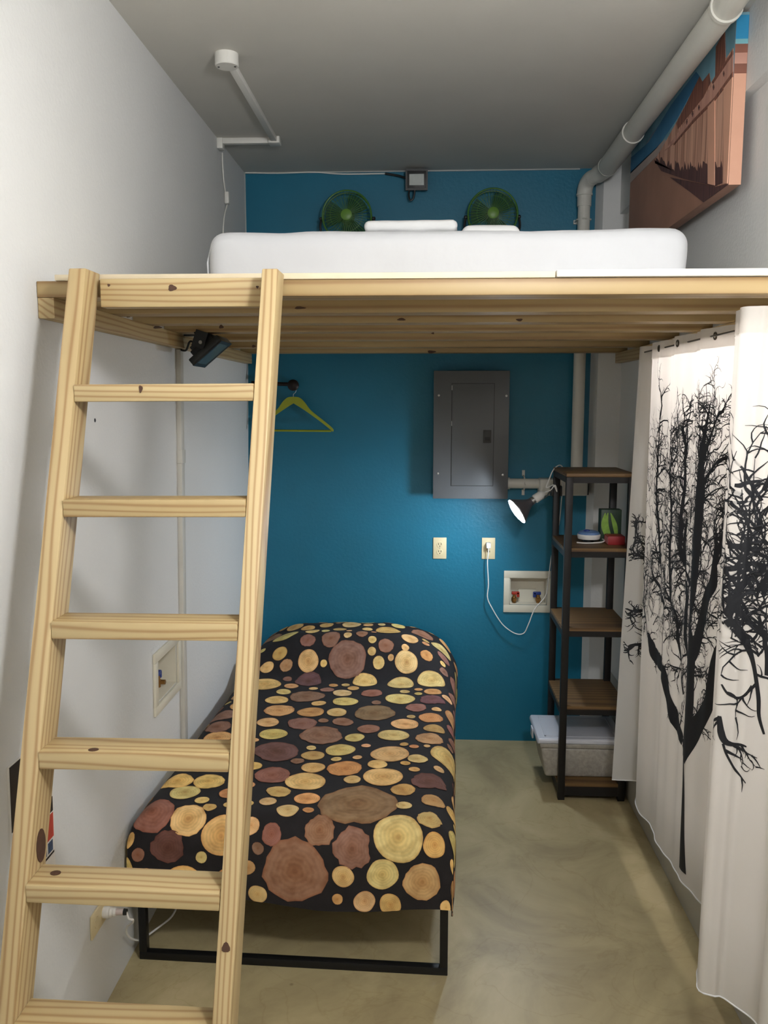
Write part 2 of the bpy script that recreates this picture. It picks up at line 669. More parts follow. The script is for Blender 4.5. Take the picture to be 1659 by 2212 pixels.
# big knot on the inner side face of the rail by the wall
xk = RX[0](0.85) + RW
for _ in range(4):
    ck = P(88, 1826, 0, xk)
    xk = RX[0](ck.z) + RW
ck = P(88, 1826, 0, xk)
mb = MB()
mb.prism([ck + Vector((0.0, 0.021 * math.cos(a), 0.036 * math.sin(a))) for a in [2 * math.pi * i / 16 for i in range(16)]], (0.0012, 0, 0))
mb.build('knot', knot_mat, ld)
for i, (px, w) in enumerate(((202, 10), (120, 6))):
    zz = zs[3][0] + 0.038 if i == 0 else zs[4][0] + 0.038
    py = 1620 if i == 0 else 1886
    cc = P(px, py, 2, zz)
    mb = MB()
    mb.prism([cc + Vector((0.011 * math.cos(a), 0.009 * math.sin(a), 0)) for a in [2 * math.pi * k / 12 for k in range(12)]], (0, 0, 0.001))
    mb.build('knot', knot_mat, ld)

# ------------------------------------------------------------------ loft mattress and linen
def soft_box(name, x0, x1, y0, y1, z0, z1, r, m, amp, parent=None, nx=40, ny=40, seed=0.0, crown=0.0, fs=5.0):
    """rounded, slightly rumpled cushion-like box"""
    mb = MB()
    bm = mb.bm
    cx, cy, cz = (x0 + x1) / 2, (y0 + y1) / 2, (z0 + z1) / 2
    hx, hy, hz = (x1 - x0) / 2, (y1 - y0) / 2, (z1 - z0) / 2
    bmesh.ops.create_cube(bm, size=2)
    bmesh.ops.subdivide_edges(bm, edges=bm.edges[:], cuts=nx, use_grid_fill=True)
    for v in bm.verts:
        p = Vector((v.co.x * hx, v.co.y * hy, v.co.z * hz))
        # remap so that the grid is denser near the edges
        for i, h in enumerate((hx, hy, hz)):
            t = p[i] / h
            p[i] = h * (abs(t) ** 0.8) * (1 if t >= 0 else -1)
        q = Vector((max(-hx + r, min(hx - r, p.x)), max(-hy + r, min(hy - r, p.y)), max(-hz + r, min(hz - r, p.z))))
        d = p - q
        if d.length > 1e-9:
            p = q + d.normalized() * r
        n = d.normalized() if d.length > 1e-9 else Vector((0, 0, 1))
        w = Vector((p.x + cx, p.y + cy, p.z + cz))
        k = mnoise.noise(Vector((w.x * fs + seed, w.y * fs, w.z * fs * 1.6))) * amp + mnoise.noise(Vector((w.x * fs * 2.7 + seed, w.y * fs * 3, w.z * fs * 2))) * amp * 0.45
        w += n * k
        if crown and p.z > 0:
            w.z += crown * (1 - (p.x / hx) ** 2) * (1 - (p.y / hy) ** 2)
        w.z = max(w.z, z0)
        v.co = w
    return mb.build(name, m, parent, smooth=1.2)


DT = JT + 0.017
mt = thing('loft_mattress', 'thick white sheeted mattress lying on the loft deck', 'mattress', (0.05, 3.45, DT))
body = soft_box('body', -0.622, 0.722, 2.46, 4.36, DT, 2.304, 0.048, sheet_white, 0.006, mt, nx=60, seed=3)
mb = MB()
mb.tube([(-0.625, 2.5, DT + 0.03), (-0.628, 2.5, 2.22), (-0.617, 2.51, 2.275), (-0.59, 2.53, 2.302), (-0.57, 2.8, 2.306), (-0.57, 4.2, 2.306)], 0.003, 6)
mb.build('piping', sheet_white, mt)
def linen_pile(name, xa, xb, ya, yb, z0, hgt, seed, layers):
    o = thing(name, '', '', ((xa + xb) / 2, (ya + yb) / 2, z0))
    z = z0
    for i in range(layers):
        t = hgt / layers
        dx = 0.012 * math.sin(seed + i * 2.1)
        soft_box('fold', xa + dx + (0.05 if i == layers - 1 and seed > 2 else 0), xb + dx * 0.5, ya, yb, z, z + t, t * 0.48, linen, 0.005, o, nx=16, seed=seed + i, fs=7, crown=0.010 if i == layers - 1 else 0.0)
        z += t
    return o
o = linen_pile('folded_sheet', -0.235, 0.10, 2.72, 3.05, 2.310, 0.072, 3.0, 2)
tag(o, 'folded white sheet with uneven edge lying on the loft mattress', 'bed sheet')
o = thing('pillow', 'flat white pillow with rounded end beside the folded sheet', 'pillow', (0.19, 2.9, 2.31))
soft_box('pillow_body', 0.105, 0.288, 2.72, 3.10, 2.310, 2.366, 0.027, linen, 0.004, o, nx=20, seed=8, crown=0.008)
MB().tube([(0.110, 2.735, 2.341), (0.28, 2.735, 2.341), (0.287, 2.75, 2.341), (0.287, 3.08, 2.341)], 0.0035, 6).build('seam', linen, o)

# ------------------------------------------------------------------ bed below: frame, mattress, log-print cover
BO = Vector((-0.425, 2.56, 0))
BA = math.radians(1.9)


def B(x, y, z):
    return Vector((BO.x + x * math.cos(BA) + y * math.sin(BA), BO.y - x * math.sin(BA) + y * math.cos(BA), z))


BXA, BYA = B(1, 0, 0) - B(0, 0, 0), B(0, 1, 0) - B(0, 0, 0)


def bbar(mb, x0, x1, y0, y1, z0, z1, m=None, bev=0.002):
    return mb.hexa([B(x0, y0, z0), B(x1, y0, z0), B(x1, y1, z0), B(x0, y1, z0), B(x0, y0, z1), B(x1, y0, z1), B(x1, y1, z1), B(x0, y1, z1)], m, bev)


bf = thing('steel_bed', 'black square-tube steel bed with floor runner at the foot', 'bed', (BO.x, BO.y + 0.9, 0))
T = 0.026
for y in (0.0, 1.80):
    for x in (-0.507, 0.507 - T):
        bbar(MB(), x, x + T, y, y + T, T, 0.235).build('leg', black_metal, bf)
    bbar(MB(), -0.507, 0.507, y, y + T, 0, T).build('floor_runner', black_metal, bf)
    bbar(MB(), -0.507, 0.507, y, y + T, 0.235, 0.262).build('cross_rail', black_metal, bf)
for x in (-0.507, 0.507 - T):
    bbar(MB(), x, x + T, T, 1.80, 0.235, 0.262).build('side_rail', black_metal, bf)
for i in range(9):
    y = 0.12 + i * 0.19
    bbar(MB(), -0.48, 0.48, y, y + 0.07, 0.245, 0.262).build('slat', pine_x, bf)

mb = MB()
bbar(mb, -0.495, 0.495, 0.01, 1.85, 0.2625, 0.49, None, 0.05)
mo = mb.build('bed_mattress', sheet_white)
tag(mo, 'mattress hidden beneath the log-print bedspread on the black frame', 'mattress')

HW, RR, BL = 0.522, 0.085, 1.885
BTOP, BHEM = 0.512, 0.238
cloth_black = mat('bedspread_black', (24, 20, 22), 0.9, var=0.2, scale=30, bump=0.1, bscale=300)


def roundover(s, half, r):
    """arc-length s (signed) over a rounded edge -> (coordinate, drop)"""
    sg = 1 if s >= 0 else -1
    a = abs(s)
    fl = half - r
    if a <= fl:
        return s, 0.0
    q = a - fl
    arc = r * math.pi / 2
    if q <= arc:
        t = q / r
        return sg * (fl + r * math.sin(t)), r * (1 - math.cos(t))
    return sg * half, r + (q - arc)


def cover(u, v, lift=0.0):
    """u: across (arc-length from the centre line), v: along (arc-length from the front top edge centre, negative down the front)"""
    x, du = roundover(u, HW, RR)
    # front edge at y=-0.03, length BL
    yc, dv = roundover(v - BL / 2, BL / 2 + 0.02, RR)
    y = yc + BL / 2 - 0.012
    if v > BL / 2 and dv > 0:
        dv *= 0.25
    drop = math.hypot(du, dv)
    drop = min(drop, BTOP - BHEM + (0.012 if v < 0.3 else 0.0) * math.sin(u * 9))
    # pillow under the cover at the head
    b = max(0.0, min(1.0, (y - 1.33) / 0.28))
    b = b * b * (3 - 2 * b)
    e = max(0.0, min(1.0, (1.93 - y) / 0.10)) ** 0.5
    w = max(0.0, 1 - abs((x - 0.0) / 0.56) ** 3.2)
    hump = 0.165 * b * e * w
    w1 = B(x, y, 0)
    nz = mnoise.noise(Vector((w1.x * 3.1, w1.y * 3.1, 1.7))) * 0.008 + mnoise.noise(Vector((w1.x * 8, w1.y * 8, 4.2))) * 0.003
    z = BTOP + hump - drop + (nz if drop < 0.05 else nz * 0.3) + b * mnoise.noise(Vector((w1.x * 7, w1.y * 9, 9.0))) * 0.012
    # cloth hangs a little proud with soft waves on the sides
    out = 0.0
    ku = max(0.0, min(1.0, (du - 0.02) / 0.10))
    ku = ku * ku * (3 - 2 * ku)
    out = ku * (0.006 * math.sin(v * 11) + 0.012 * b * (1 if u > 0 else 0))
    sx = (1 if u >= 0 else -1) * (out + lift * min(1, du / RR))
    sy = -(lift * min(1, dv / RR)) if v < BL / 2 else 0.0
    if v < BL / 2:
        kv = max(0.0, min(1.0, (dv - 0.02) / 0.12))
        sy -= 0.005 * kv * kv * (3 - 2 * kv) * (1 + math.sin(u * 10 + 1))
    z += lift * (1 - min(1, drop / RR))
    p = B(x + sx, y + sy, max(z, BHEM - 0.01))
    lim = xL(p.z) + 0.003
    if p.x < lim:
        p.x = lim + lift * 0.2
    if p.y > D - 0.004:
        p.y = D - 0.004
    return p


UM = HW - RR + RR * math.pi / 2 + (BTOP - BHEM - RR)
VM = RR - 0.02 - 0.0
VMIN = -(RR * math.pi / 2 - RR + (BTOP - BHEM - RR) + 0.02) - 0.02
VMAX = BL + 0.03
bs = thing('bedspread', 'black bedspread printed with cut log slices draped over the low bed', 'bedspread', B(0, 0.9, BHEM))
mb = MB()
mb.grid(lambda u, v: cover(u, v), frange(-UM, UM, 110), frange(VMIN, VMAX, 150))
mb.build('cloth', cloth_black, bs, smooth=1.4)


def slice_material():
    m, nt, b = newmat('log_slice_print')
    at = nd(nt, 'ShaderNodeAttribute', attribute_name='tone')
    uv = nd(nt, 'ShaderNodeUVMap', uv_map='slice')
    sp = nd(nt, 'ShaderNodeSeparateXYZ')
    nt.links.new(uv.outputs[0], sp.inputs[0])
    tc = nd(nt, 'ShaderNodeTexCoord')
    nz = nd(nt, 'ShaderNodeTexNoise')
    nz.inputs['Scale'].default_value = 26
    nz.inputs['Detail'].default_value = 5
    nt.links.new(tc.outputs['Object'], nz.inputs['Vector'])
    md = nd(nt, 'ShaderNodeMath', operation='MULTIPLY_ADD')     # ring phase = r*26 + noise
    md.inputs[1].default_value = 5.0
    nt.links.new(nz.outputs['Fac'], md.inputs[0])
    m2 = nd(nt, 'ShaderNodeMath', operation='MULTIPLY')
    m2.inputs[1].default_value = 38.0
    nt.links.new(sp.outputs[0], m2.inputs[0])
    nt.links.new(m2.outputs[0], md.inputs[2])
    sn = nd(nt, 'ShaderNodeMath', operation='SINE')
    nt.links.new(md.outputs[0], sn.inputs[0])
    mr = nd(nt, 'ShaderNodeMapRange')
    mr.inputs['From Min'].default_value = -1
    mr.inputs['From Max'].default_value = 1
    mr.inputs['To Min'].default_value = 0.92
    mr.inputs['To Max'].default_value = 1.05
    nt.links.new(sn.outputs[0], mr.inputs['Value'])
    # mottling
    r3 = nd(nt, 'ShaderNodeValToRGB')
    r3.color_ramp.elements[0].position = 0.35
    r3.color_ramp.elements[0].color = (0.76, 0.68, 0.6, 1)
    r3.color_ramp.elements[1].position = 0.6
    r3.color_ramp.elements[1].color = (1.05, 1.02, 1.0, 1)
    nt.links.new(nz.outputs['Fac'], r3.inputs['Fac'])
    # heartwood tint in the middle, rim at the outside
    rr = nd(nt, 'ShaderNodeValToRGB')
    e = rr.color_ramp.elements
    e[0].position = 0.0
    e[0].color = (0.78, 0.62, 0.46, 1)
    e[1].position = 1.0
    e[1].color = (0.75, 0.6, 0.5, 1)
    for p_, c_ in ((0.3, (0.97, 0.9, 0.8, 1)), (0.82, (1, 1, 1, 1)), (0.9, (1.05, 1.0, 0.95, 1))):
        k = e.new(p_)
        k.color = c_
    nt.links.new(sp.outputs[0], rr.inputs['Fac'])
    a = nd(nt, 'ShaderNodeMix', data_type='RGBA', blend_type='MULTIPLY')
    a.inputs[0].default_value = 1
    nt.links.new(at.outputs['Color'], a.inputs[6])
    nt.links.new(r3.outputs[0], a.inputs[7])
    a2 = nd(nt, 'ShaderNodeMix', data_type='RGBA', blend_type='MULTIPLY')
    a2.inputs[0].default_value = 1
    nt.links.new(a.outputs[2], a2.inputs[6])
    nt.links.new(rr.outputs[0], a2.inputs[7])
    a3 = nd(nt, 'ShaderNodeVectorMath', operation='SCALE')
    nt.links.new(a2.outputs[2], a3.inputs[0])
    nt.links.new(mr.outputs[0], a3.inputs['Scale'])
    nt.links.new(a3.outputs[0], b.inputs['Base Color'])
    b.inputs['Roughness'].default_value = 0.9
    return m


def px_to_cover():
    us = np.linspace(-UM, UM, 160)
    vs = np.linspace(VMIN, VMAX, 220)
    out = []
    for u in us:
        for v in vs:
            p = cover(u, v)
            q = proj(p)
            out.append((q[0], q[1], (p - EYE).length, u, v))
    return np.array(out)


CG = px_to_cover()


def cov_at(px, py):
    d = (CG[:, 0] - px) ** 2 + (CG[:, 1] - py) ** 2
    i = np.argsort(d)[:12]
    j = i[np.argmin(CG[i, 2])]
    return CG[j, 3], CG[j, 4]


YEL, TAN, BRN, DBR, ORG = (232, 198, 134), (212, 172, 112), (152, 112, 94), (116, 84, 80), (206, 160, 106)
# the slices one can make out, read off the photograph: centre, half width on the cloth in metres, tone, raggedness
seen = [(748, 1418, .088, BRN, .05), (665, 1420, .05, YEL, .02), (817, 1425, .028, YEL, .02), (874, 1424, .053, YEL, .03), (712, 1375, .045, BRN, .05),
        (830, 1388, .037, BRN, .05), (783, 1366, .03, BRN, .06), (615, 1433, .03, ORG, .05), (925, 1412, .03, TAN, .05), (880, 1395, .04, YEL, .05),
        (772, 1730, .125, (150, 116, 84), .07), (847, 1808, .083, YEL, .03), (940, 1838, .075, TAN, .04), (682, 1785, .062, BRN, .12), (755, 1840, .060, BRN, .12),
        (630, 1890, .125, BRN, .07), (735, 1902, .036, YEL, .02), (822, 1895, .075, YEL, .04), (905, 1912, .06, TAN, .06), (575, 1805, .10, BRN, .06),
        (466, 1808, .062, YEL, .03), (403, 1765, .055, YEL, .06), (360, 1840, .11, (112, 76, 66), .10), (328, 1752, .075, BRN, .06), (452, 1736, .075, TAN, .06),
        (396, 1711, .05, YEL, .03), (928, 1763, .047, TAN, .10), (617, 1745, .035, YEL, .04), (660, 1720, .042, YEL, .03), (573, 1726, .028, YEL, .03),
        (873, 1733, .035, YEL, .02), (866, 1702, .04, TAN, .05), (602, 1703, .042, TAN, .05), (660, 1682, .068, YEL, .04), (757, 1679, .03, YEL, .03),
        (825, 1672, .068, YEL, .02), (930, 1680, .06, (116, 82, 74), .1), (935, 1722, .04, ORG, .05), (745, 1655, .06, ORG, .05), (673, 1653, .05, YEL, .03),
        (815, 1647, .035, YEL, .02), (590, 1668, .075, BRN, .05), (600, 1618, .085, DBR, .06), (735, 1614, .055, YEL, .03), (676, 1628, .042, ORG, .04),
        (840, 1622, .075, YEL, .02), (905, 1633, .055, YEL, .05), (690, 1585, .085, BRN, .07), (850, 1583, .06, YEL, .03), (925, 1590, .055, TAN, .06),
        (590, 1582, .055, YEL, .03), (650, 1559, .06, BRN, .06), (812, 1536, .085, (134, 110, 80), .06), (580, 1556, .045, YEL, .03), (742, 1555, .042, BRN, .05),
        (605, 1530, .065, TAN, .05), (875, 1560, .055, YEL, .04), (660, 1502, .075, BRN, .06), (745, 1512, .055, YEL, .04), (862, 1506, .065, YEL, .03),
        (665, 1467, .085, DBR, .05), (785, 1467, .055, YEL, .04), (865, 1473, .06, YEL, .03), (740, 1494, .045, YEL, .04), (800, 1495, .05, BRN, .05),
        (935, 1507, .055, (124, 84, 82), .1), (600, 1508, .05, YEL, .03), (930, 1545, .05, ORG, .05), (795, 1570, .045, BRN, .04), (470, 1592, .06, TAN, .05),
        (480, 1545, .06, BRN, .08), (470, 1568, .06, BRN, .08), (380, 1685, .08, YEL, .05), (450, 1683, .07, YEL, .05), (745, 1475, .02, YEL, .02)]
random.seed(11)
discs = []
for px, py, r, tone, rag in seen:
    u, v = cov_at(px, py)
    r *= 1.04
    for (a, b_, q, t_, g_) in discs:
        dd = math.hypot(a - u, b_ - v)
        r = min(r, max(0.018, dd - q + 0.004))
    discs.append((u, v, r, tone, rag))
for rmin, rmax, tries in ((0.05, 0.085, 700), (0.034, 0.052, 1800), (0.018, 0.034, 5000), (0.013, 0.018, 250)):
    for _ in range(tries):
        u = random.uniform(-UM + 0.02, UM - 0.02)
        v = random.uniform(VMIN + 0.02, VMAX - 0.02)
        r = random.uniform(rmin, rmax)
        if u + r > UM or u - r < -UM or v - r < VMIN:
            continue
        ok = all((a - u) ** 2 + (b_ - v) ** 2 > (q + r + 0.006) ** 2 for a, b_, q, _, _ in discs)
        if ok:
            tone = random.choice([YEL] * 5 + [TAN, TAN, ORG, BRN] if r < 0.05 else [YEL, YEL, TAN, BRN])
            discs.append((u, v, r, tone, 0.03 if tone in (YEL, TAN, ORG) else 0.07))
bm = bmesh.new()
uvl = bm.loops.layers.uv.new('slice')
cl = bm.loops.layers.float_color.new('tone')
for (u, v, r, tone, rag) in discs:
    tn = s2l([min(255, c_ * random.uniform(0.93, 1.05)) for c_ in tone])
    n = 28 if r > 0.03 else 16
    ph = [random.uniform(0, 6.28) for _ in range(5)]
    ell = random.uniform(0.88, 1.0)
    el_a = random.uniform(0, 3.14)

    def rad(a):
        k = ell + (1 - ell) * abs(math.cos(a - el_a))
        k *= 1 + 0.35 * rag * math.sin(2 * a + ph[0]) + 0.5 * rag * math.sin(3 * a + ph[1]) + 0.35 * rag * math.sin(5 * a + ph[2])
        if rag > 0.045:
            k *= 1 + 0.4 * rag * math.sin(11 * a + ph[3]) + 0.3 * rag * random.uniform(-1, 1)
        return k
    ang = [2 * math.pi * i / n for i in range(n)]
    rs = [rad(a) for a in ang]
    rings = []
    fr = (0.28, 0.55, 0.8, 1.0) if r > 0.03 else (0.5, 1.0)
    cen = bm.verts.new(cover(u, v, 0.0022))
    for f in fr:
        rings.append([bm.verts.new(cover(max(-UM, min(UM, u + r * f * k * math.cos(a))), max(VMIN, min(VMAX, v + r * f * k * math.sin(a))), 0.0022)) for a, k in zip(ang, rs)])

    def setl(face, vals):
        for lp, q in zip(face.loops, vals):
            lp[uvl].uv = (q, 0.5)
            lp[cl] = tn + (1,)
    for i in range(n):
        setl(bm.faces.new((cen, rings[0][i], rings[0][(i + 1) % n])), (0, fr[0], fr[0]))
        for k in range(len(fr) - 1):
            setl(bm.faces.new((rings[k][i], rings[k + 1][i], rings[k + 1][(i + 1) % n], rings[k][(i + 1) % n])), (fr[k], fr[k + 1], fr[k + 1], fr[k]))
mb = MB()
mb.bm = bm
so = mb.build('log_slice_print', slice_material(), bs, smooth=1.4, normals=False)
so['label'] = 'yellow and brown log slices printed on the black cloth'

# ------------------------------------------------------------------ curtain with tree print
CT = [(.848, 3.50), (.880, 3.45), (.932, 3.44), (.924, 3.40), (.862, 3.36), (.845, 3.22), (.862, 3.09), (.840, 2.96), (.864, 2.83), (.842, 2.70), (.868, 2.58), (.884, 2.47), (.81, 2.31),  # unseen fold towards the wall added to limit nook light leaking past
      (.745, 2.115), (.775, 2.07), (.812, 2.06), (.857, 1.98), (.80, 1.86), (.86, 1.72), (.82, 1.58), (.87, 1.45)]
CB = [(.792, 3.475), (.884, 3.455), (.932, 3.445), (.926, 3.40), (.872, 3.36), (.836, 3.22), (.850, 3.07), (.840, 2.95), (.858, 2.83), (.855, 2.70), (.872, 2.60), (.886, 2.50), (.81, 2.34),
      (.745, 2.18), (.775, 2.145), (.805, 2.14), (.856, 2.045), (.80, 1.9), (.86, 1.75), (.82, 1.6), (.87, 1.46)]
ct = catmull([(x, y, 0) for x, y in CT], 16)
cb_ = catmull([(x, y, 0) for x, y in CB], 16)
NS = len(ct)
arc = [0.0]
for i in range(1, NS):
    arc.append(arc[-1] + ((ct[i] - ct[i - 1]).length + (cb_[i] - cb_[i - 1]).length) / 2)
SLEN = arc[-1]
ZB, ZT = 0.252, 2.045
arcn = np.array(arc)
ctn = np.array([(p.x, p.y) for p in ct])
cbn = np.array([(p.x, p.y) for p in cb_])


def curt(s, z, lift=0.0):
    t = (z - ZB) / (ZT - ZB)
    def at(q):
        q = min(max(q, 0), SLEN)
        tx = np.interp(q, arcn, ctn[:, 0]); ty = np.interp(q, arcn, ctn[:, 1])
        bx = np.interp(q, arcn, cbn[:, 0]); by = np.interp(q, arcn, cbn[:, 1])
        return Vector((bx + (tx - bx) * t, by + (ty - by) * t, 0))
    p = at(s)
    d = at(s + 0.004) - at(s - 0.004)
    n = Vector((d.y, -d.x, 0)).normalized()        # towards the room
    fold = 0.0045 * math.sin(s * 62 + 1.3 * math.sin(s * 9)) * (0.35 + 0.65 * min(1, max(0, (z - ZB) / 1.2)))
    p = p + n * (lift + fold)
    zz = z
    if z <= ZB + 1e-6:
        zz = z + 0.006 * math.sin(s * 14)
    zz += 0.012 * max(0, (2.3 - p.y)) * max(0, t - 0.9) * 10 * 0.3
    return Vector((p.x, p.y, zz))


def curtain_material():
    m, nt, b = newmat('curtain_fabric')
    b.inputs['Base Color'].default_value = s2l((226, 222, 216)) + (1,)
    b.inputs['Roughness'].default_value = 0.75
    tr = nd(nt, 'ShaderNodeBsdfTranslucent')
    tr.inputs['Color'].default_value = (0.85, 0.82, 0.79, 1)
    mx = nd(nt, 'ShaderNodeMixShader')
    mx.inputs[0].default_value = 0.5
    out = nt.nodes['Material Output']
    nt.links.new(b.outputs[0], mx.inputs[1])
    nt.links.new(tr.outputs[0], mx.inputs[2])
    nt.links.new(mx.outputs[0], out.inputs[0])
    tc = nd(nt, 'ShaderNodeTexCoord')
    nz = nd(nt, 'ShaderNodeTexNoise')
    nz.inputs['Scale'].default_value = 7
    nz.inputs['Detail'].default_value = 3
    nt.links.new(tc.outputs['Object'], nz.inputs['Vector'])
    bp = nd(nt, 'ShaderNodeBump')
    bp.inputs['Strength'].default_value = 0.15
    bp.inputs['Distance'].default_value = 0.02
    nt.links.new(nz.outputs['Fac'], bp.inputs['Height'])
    nt.links.new(bp.outputs['Normal'], b.inputs['Normal'])
    MATS['curtain_fabric'] = m
    return m


cu = thing('curtain', 'off-white cloth curtain printed with a bare black tree hanging beside the shelf', 'curtain', (0.85, 2.6, ZB))
mb = MB()
mb.grid(lambda s, z: curt(s, z), arc, [ZB] + frange(ZB + 0.02, ZT, 40))
co = mb.build('cloth', curtain_material(), cu, smooth=2.0, normals=False)
mb = MB()
mb.tube([curt(s, ZB, 0.001) for s in frange(0.0, SLEN, 160)], 0.0022, 5)
mb.build('hem', linen, cu)
mb = MB()
mb.grid(lambda s, z: curt(s, z, 0.0015), arc, [1.985, 2.015, 2.0445])
mb.build('header_tape', MATS['curtain_fabric'], cu, smooth=2.0, normals=False)
for px, py in ((1423, 748), (1469, 735), (1537, 717)):
    c0 = P(px, py, 0, 0.845)
    s0 = min(arc, key=lambda q: abs(curt(q, 2.02).y - c0.y))
    c1 = curt(s0, 2.020, 0.003)
    mb = MB()
    mb.tube([c1 + Vector((0, 0.010 * math.cos(a), 0.010 * math.sin(a))) for a in [2 * math.pi * i / 16 for i in range(16)]], 0.0028, 6, closed=True)
    mb.build('grommet', mat('antique_metal', (96, 88, 78), 0.4, 0.7), cu)
rod = MB().cyl((0.852, 1.4, 2.020), (0.852, 3.44, 2.020), 0.003, 10)
ro = rod.build('curtain_rod', mat('rod_metal', (112, 104, 96), 0.4, 0.7))
tag(ro, 'thin dark metal rod under the loft carrying the tree curtain', 'curtain rod')

# tree print: limbs traced onto the cloth, twigs grown in the cloth's own plane
gs = np.linspace(0, SLEN, 420)
gz = np.linspace(ZB, ZT, 300)
TG = []
for s in gs:
    for z in gz:
        p = curt(s, z)
        q = proj(p)
        TG.append((q[0], q[1], p.y, s, z))
TG = np.array(TG)


def cloth_at(px, py, prev=None):
    d = (TG[:, 0] - px) ** 2 + (TG[:, 1] - py) ** 2
    i = np.where(d < 30)[0]
    if len(i) == 0:
        i = np.argsort(d)[:6]
    if prev is not None:
        j = i[np.argmin(np.abs(TG[i, 3] - prev) + 0.02 * np.sqrt(d[i]))]
        return TG[j, 3], TG[j, 4]
    # nearest layer to the camera wins
    ymin = TG[i, 2].min()
    i = i[TG[i, 2] < ymin + 0.12]
    j = i[np.argmin((TG[i, 0] - px) ** 2 + (TG[i, 1] - py) ** 2)]
    return TG[j, 3], TG[j, 4]


print_black = mat('tree_print_ink', (20, 22, 28), 0.7, var=0.1)
tm = MB()


def ribbon(pts, ws):
    """flat strip on the cloth; pts in (s,z), ws widths in metres"""
    P2 = [Vector((a, b, 0)) for a, b in pts]
    n = len(P2)
    nx = max(1, int(math.ceil(max(ws) / 0.007)))
    prev = None
    for i, p in enumerate(P2):
        d = (P2[min(i + 1, n - 1)] - P2[max(i - 1, 0)])
        d = d.normalized() if d.length > 1e-9 else Vector((0, 1, 0))
        nn = Vector((-d.y, d.x, 0)) * ws[i] / 2
        row = []
        for j in range(nx + 1):
            q = p + nn * (1 - 2 * j / nx)
            row.append(tm.bm.verts.new(curt(q.x, q.y, 0.002)))
        if prev:
            for j in range(nx):
                tm.bm.faces.new((prev[j], row[j], row[j + 1], prev[j + 1]))
        prev = row


def smooth2(pts, k):
    return [(p.x, p.y) for p in catmull([(a, b, 0) for a, b in pts], k)]


rt = random.Random(5)


def twig(s, z, ang, ln, w, depth):
    n = 6
    pts, ws = [(s, z)], [w]
    a = ang
    curl = rt.uniform(-0.35, 0.35)
    for i in range(n):
        a += curl + rt.uniform(-0.25, 0.25)
        st_ = ln / n
        s2, z2 = pts[-1][0] + math.cos(a) * st_, pts[-1][1] + math.sin(a) * st_
        if not (0.01 < s2 < SLEN - 0.02 and ZB + 0.3 < z2 < ZT - 0.02):
            break
        pts.append((s2, z2))
        ws.append(w * (1 - 0.8 * (i + 1) / n))
        if depth > 0 and rt.random() < 0.62:
            twig(s2, z2, a + rt.choice((-1, 1)) * rt.uniform(0.4, 1.0), ln * rt.uniform(0.35, 0.6), w * 0.66, depth - 1)
    if len(pts) > 1:
        ribbon(pts, ws)


def limb(pix, wid, tw=0.0, tl=(0.06, 0.16), depth=2, updir=True):
    """pix: photo points; wid: ribbon width in metres at each"""
    cs = [cloth_at(*pix[0])]
    for p in pix[1:]:
        cs.append(cloth_at(*p, prev=cs[-1][0]))
    k = 6
    pts = smooth2(cs, k)
    ws = []
    for i in range(len(wid) - 1):
        for j in range(k):
            ws.append(wid[i] + (wid[i + 1] - wid[i]) * j / k)
    ws.append(wid[-1])
    ribbon(pts, ws)
    if tw:
        for i in range(1, len(pts)):
            seg = math.hypot(pts[i][0] - pts[i - 1][0], pts[i][1] - pts[i - 1][1])
            cnt = tw * seg
            cnt = int(cnt) + (1 if rt.random() < cnt - int(cnt) else 0)
            for _ in range(cnt):
                base = math.atan2(pts[i][1] - pts[i - 1][1], pts[i][0] - pts[i - 1][0])
                twig(pts[i][0], pts[i][1], base + rt.choice((-1, 1)) * rt.uniform(0.4, 1.15), rt.uniform(*tl), rt.uniform(0.006, 0.010), depth)


limb([(1473, 1882), (1473, 1800), (1476, 1700), (1477, 1640), (1479, 1600)], [.062, .044, .030, .030, .070])
limb([(1478, 1640), (1482, 1590), (1486, 1520), (1489, 1450), (1491, 1400), (1490, 1340), (1496, 1280), (1503, 1210), (1509, 1140), (1513, 1060), (1517, 990), (1524, 930), (1535, 870)],
     [.045, .080, .076, .072, .060, .044, .042, .040, .042, .038, .022, .014, .004], 26, (.06, .17))
limb([(1490, 1430), (1504, 1404), (1520, 1339), (1528, 1289), (1540, 1262), (1546, 1205), (1552, 1150)], [.035, .042, .042, .046, .044, .018, .006], 22)
limb([(1478, 1630), (1502, 1577), (1520, 1547), (1532, 1513), (1538, 1478), (1548, 1438), (1556, 1408), (1561, 1385)], [.07, .070, .062, .048, .042, .048, .042, .014], 16, (.05, .12))
limb([(1476, 1600), (1457, 1545), (1443, 1503), (1429, 1448), (1417, 1416), (1407, 1394), (1401, 1373)], [.04, .070, .050, .056, .058, .046, .014], 16, (.05, .12))
limb([(1431, 1440), (1430, 1404), (1433, 1349), (1432, 1295), (1421, 1258), (1408, 1235)], [.012, .016, .016, .016, .014, .008], 20)
limb([(1477, 1500), (1467, 1398), (1461, 1331), (1449, 1300), (1437, 1268)], [.014, .014, .012, .010, .006], 20)
limb([(1487, 1440), (1481, 1380), (1482, 1330), (1484, 1280), (1480, 1200), (1484, 1120)], [.02, .032, .028, .024, .020, .010], 26)
limb([(1432, 1300), (1428, 1220), (1423, 1140), (1420, 1060), (1423, 980), (1426, 905)], [.014, .012, .012, .010, .008, .003], 26, (.06, .16))
limb([(1449, 1300), (1448, 1200), (1452, 1110), (1448, 1020), (1456, 960)], [.012, .012, .010, .008, .003], 24, (.06, .16))
limb([(1540, 1262), (1552, 1190), (1575, 1147), (1580, 1110)], [.02, .018, .016, .006], 22)
limb([(1512, 1060), (1530, 1030), (1548, 1000), (1566, 990), (1586, 985), (1598, 950)], [.014, .012, .010, .012, .010, .003], 16)
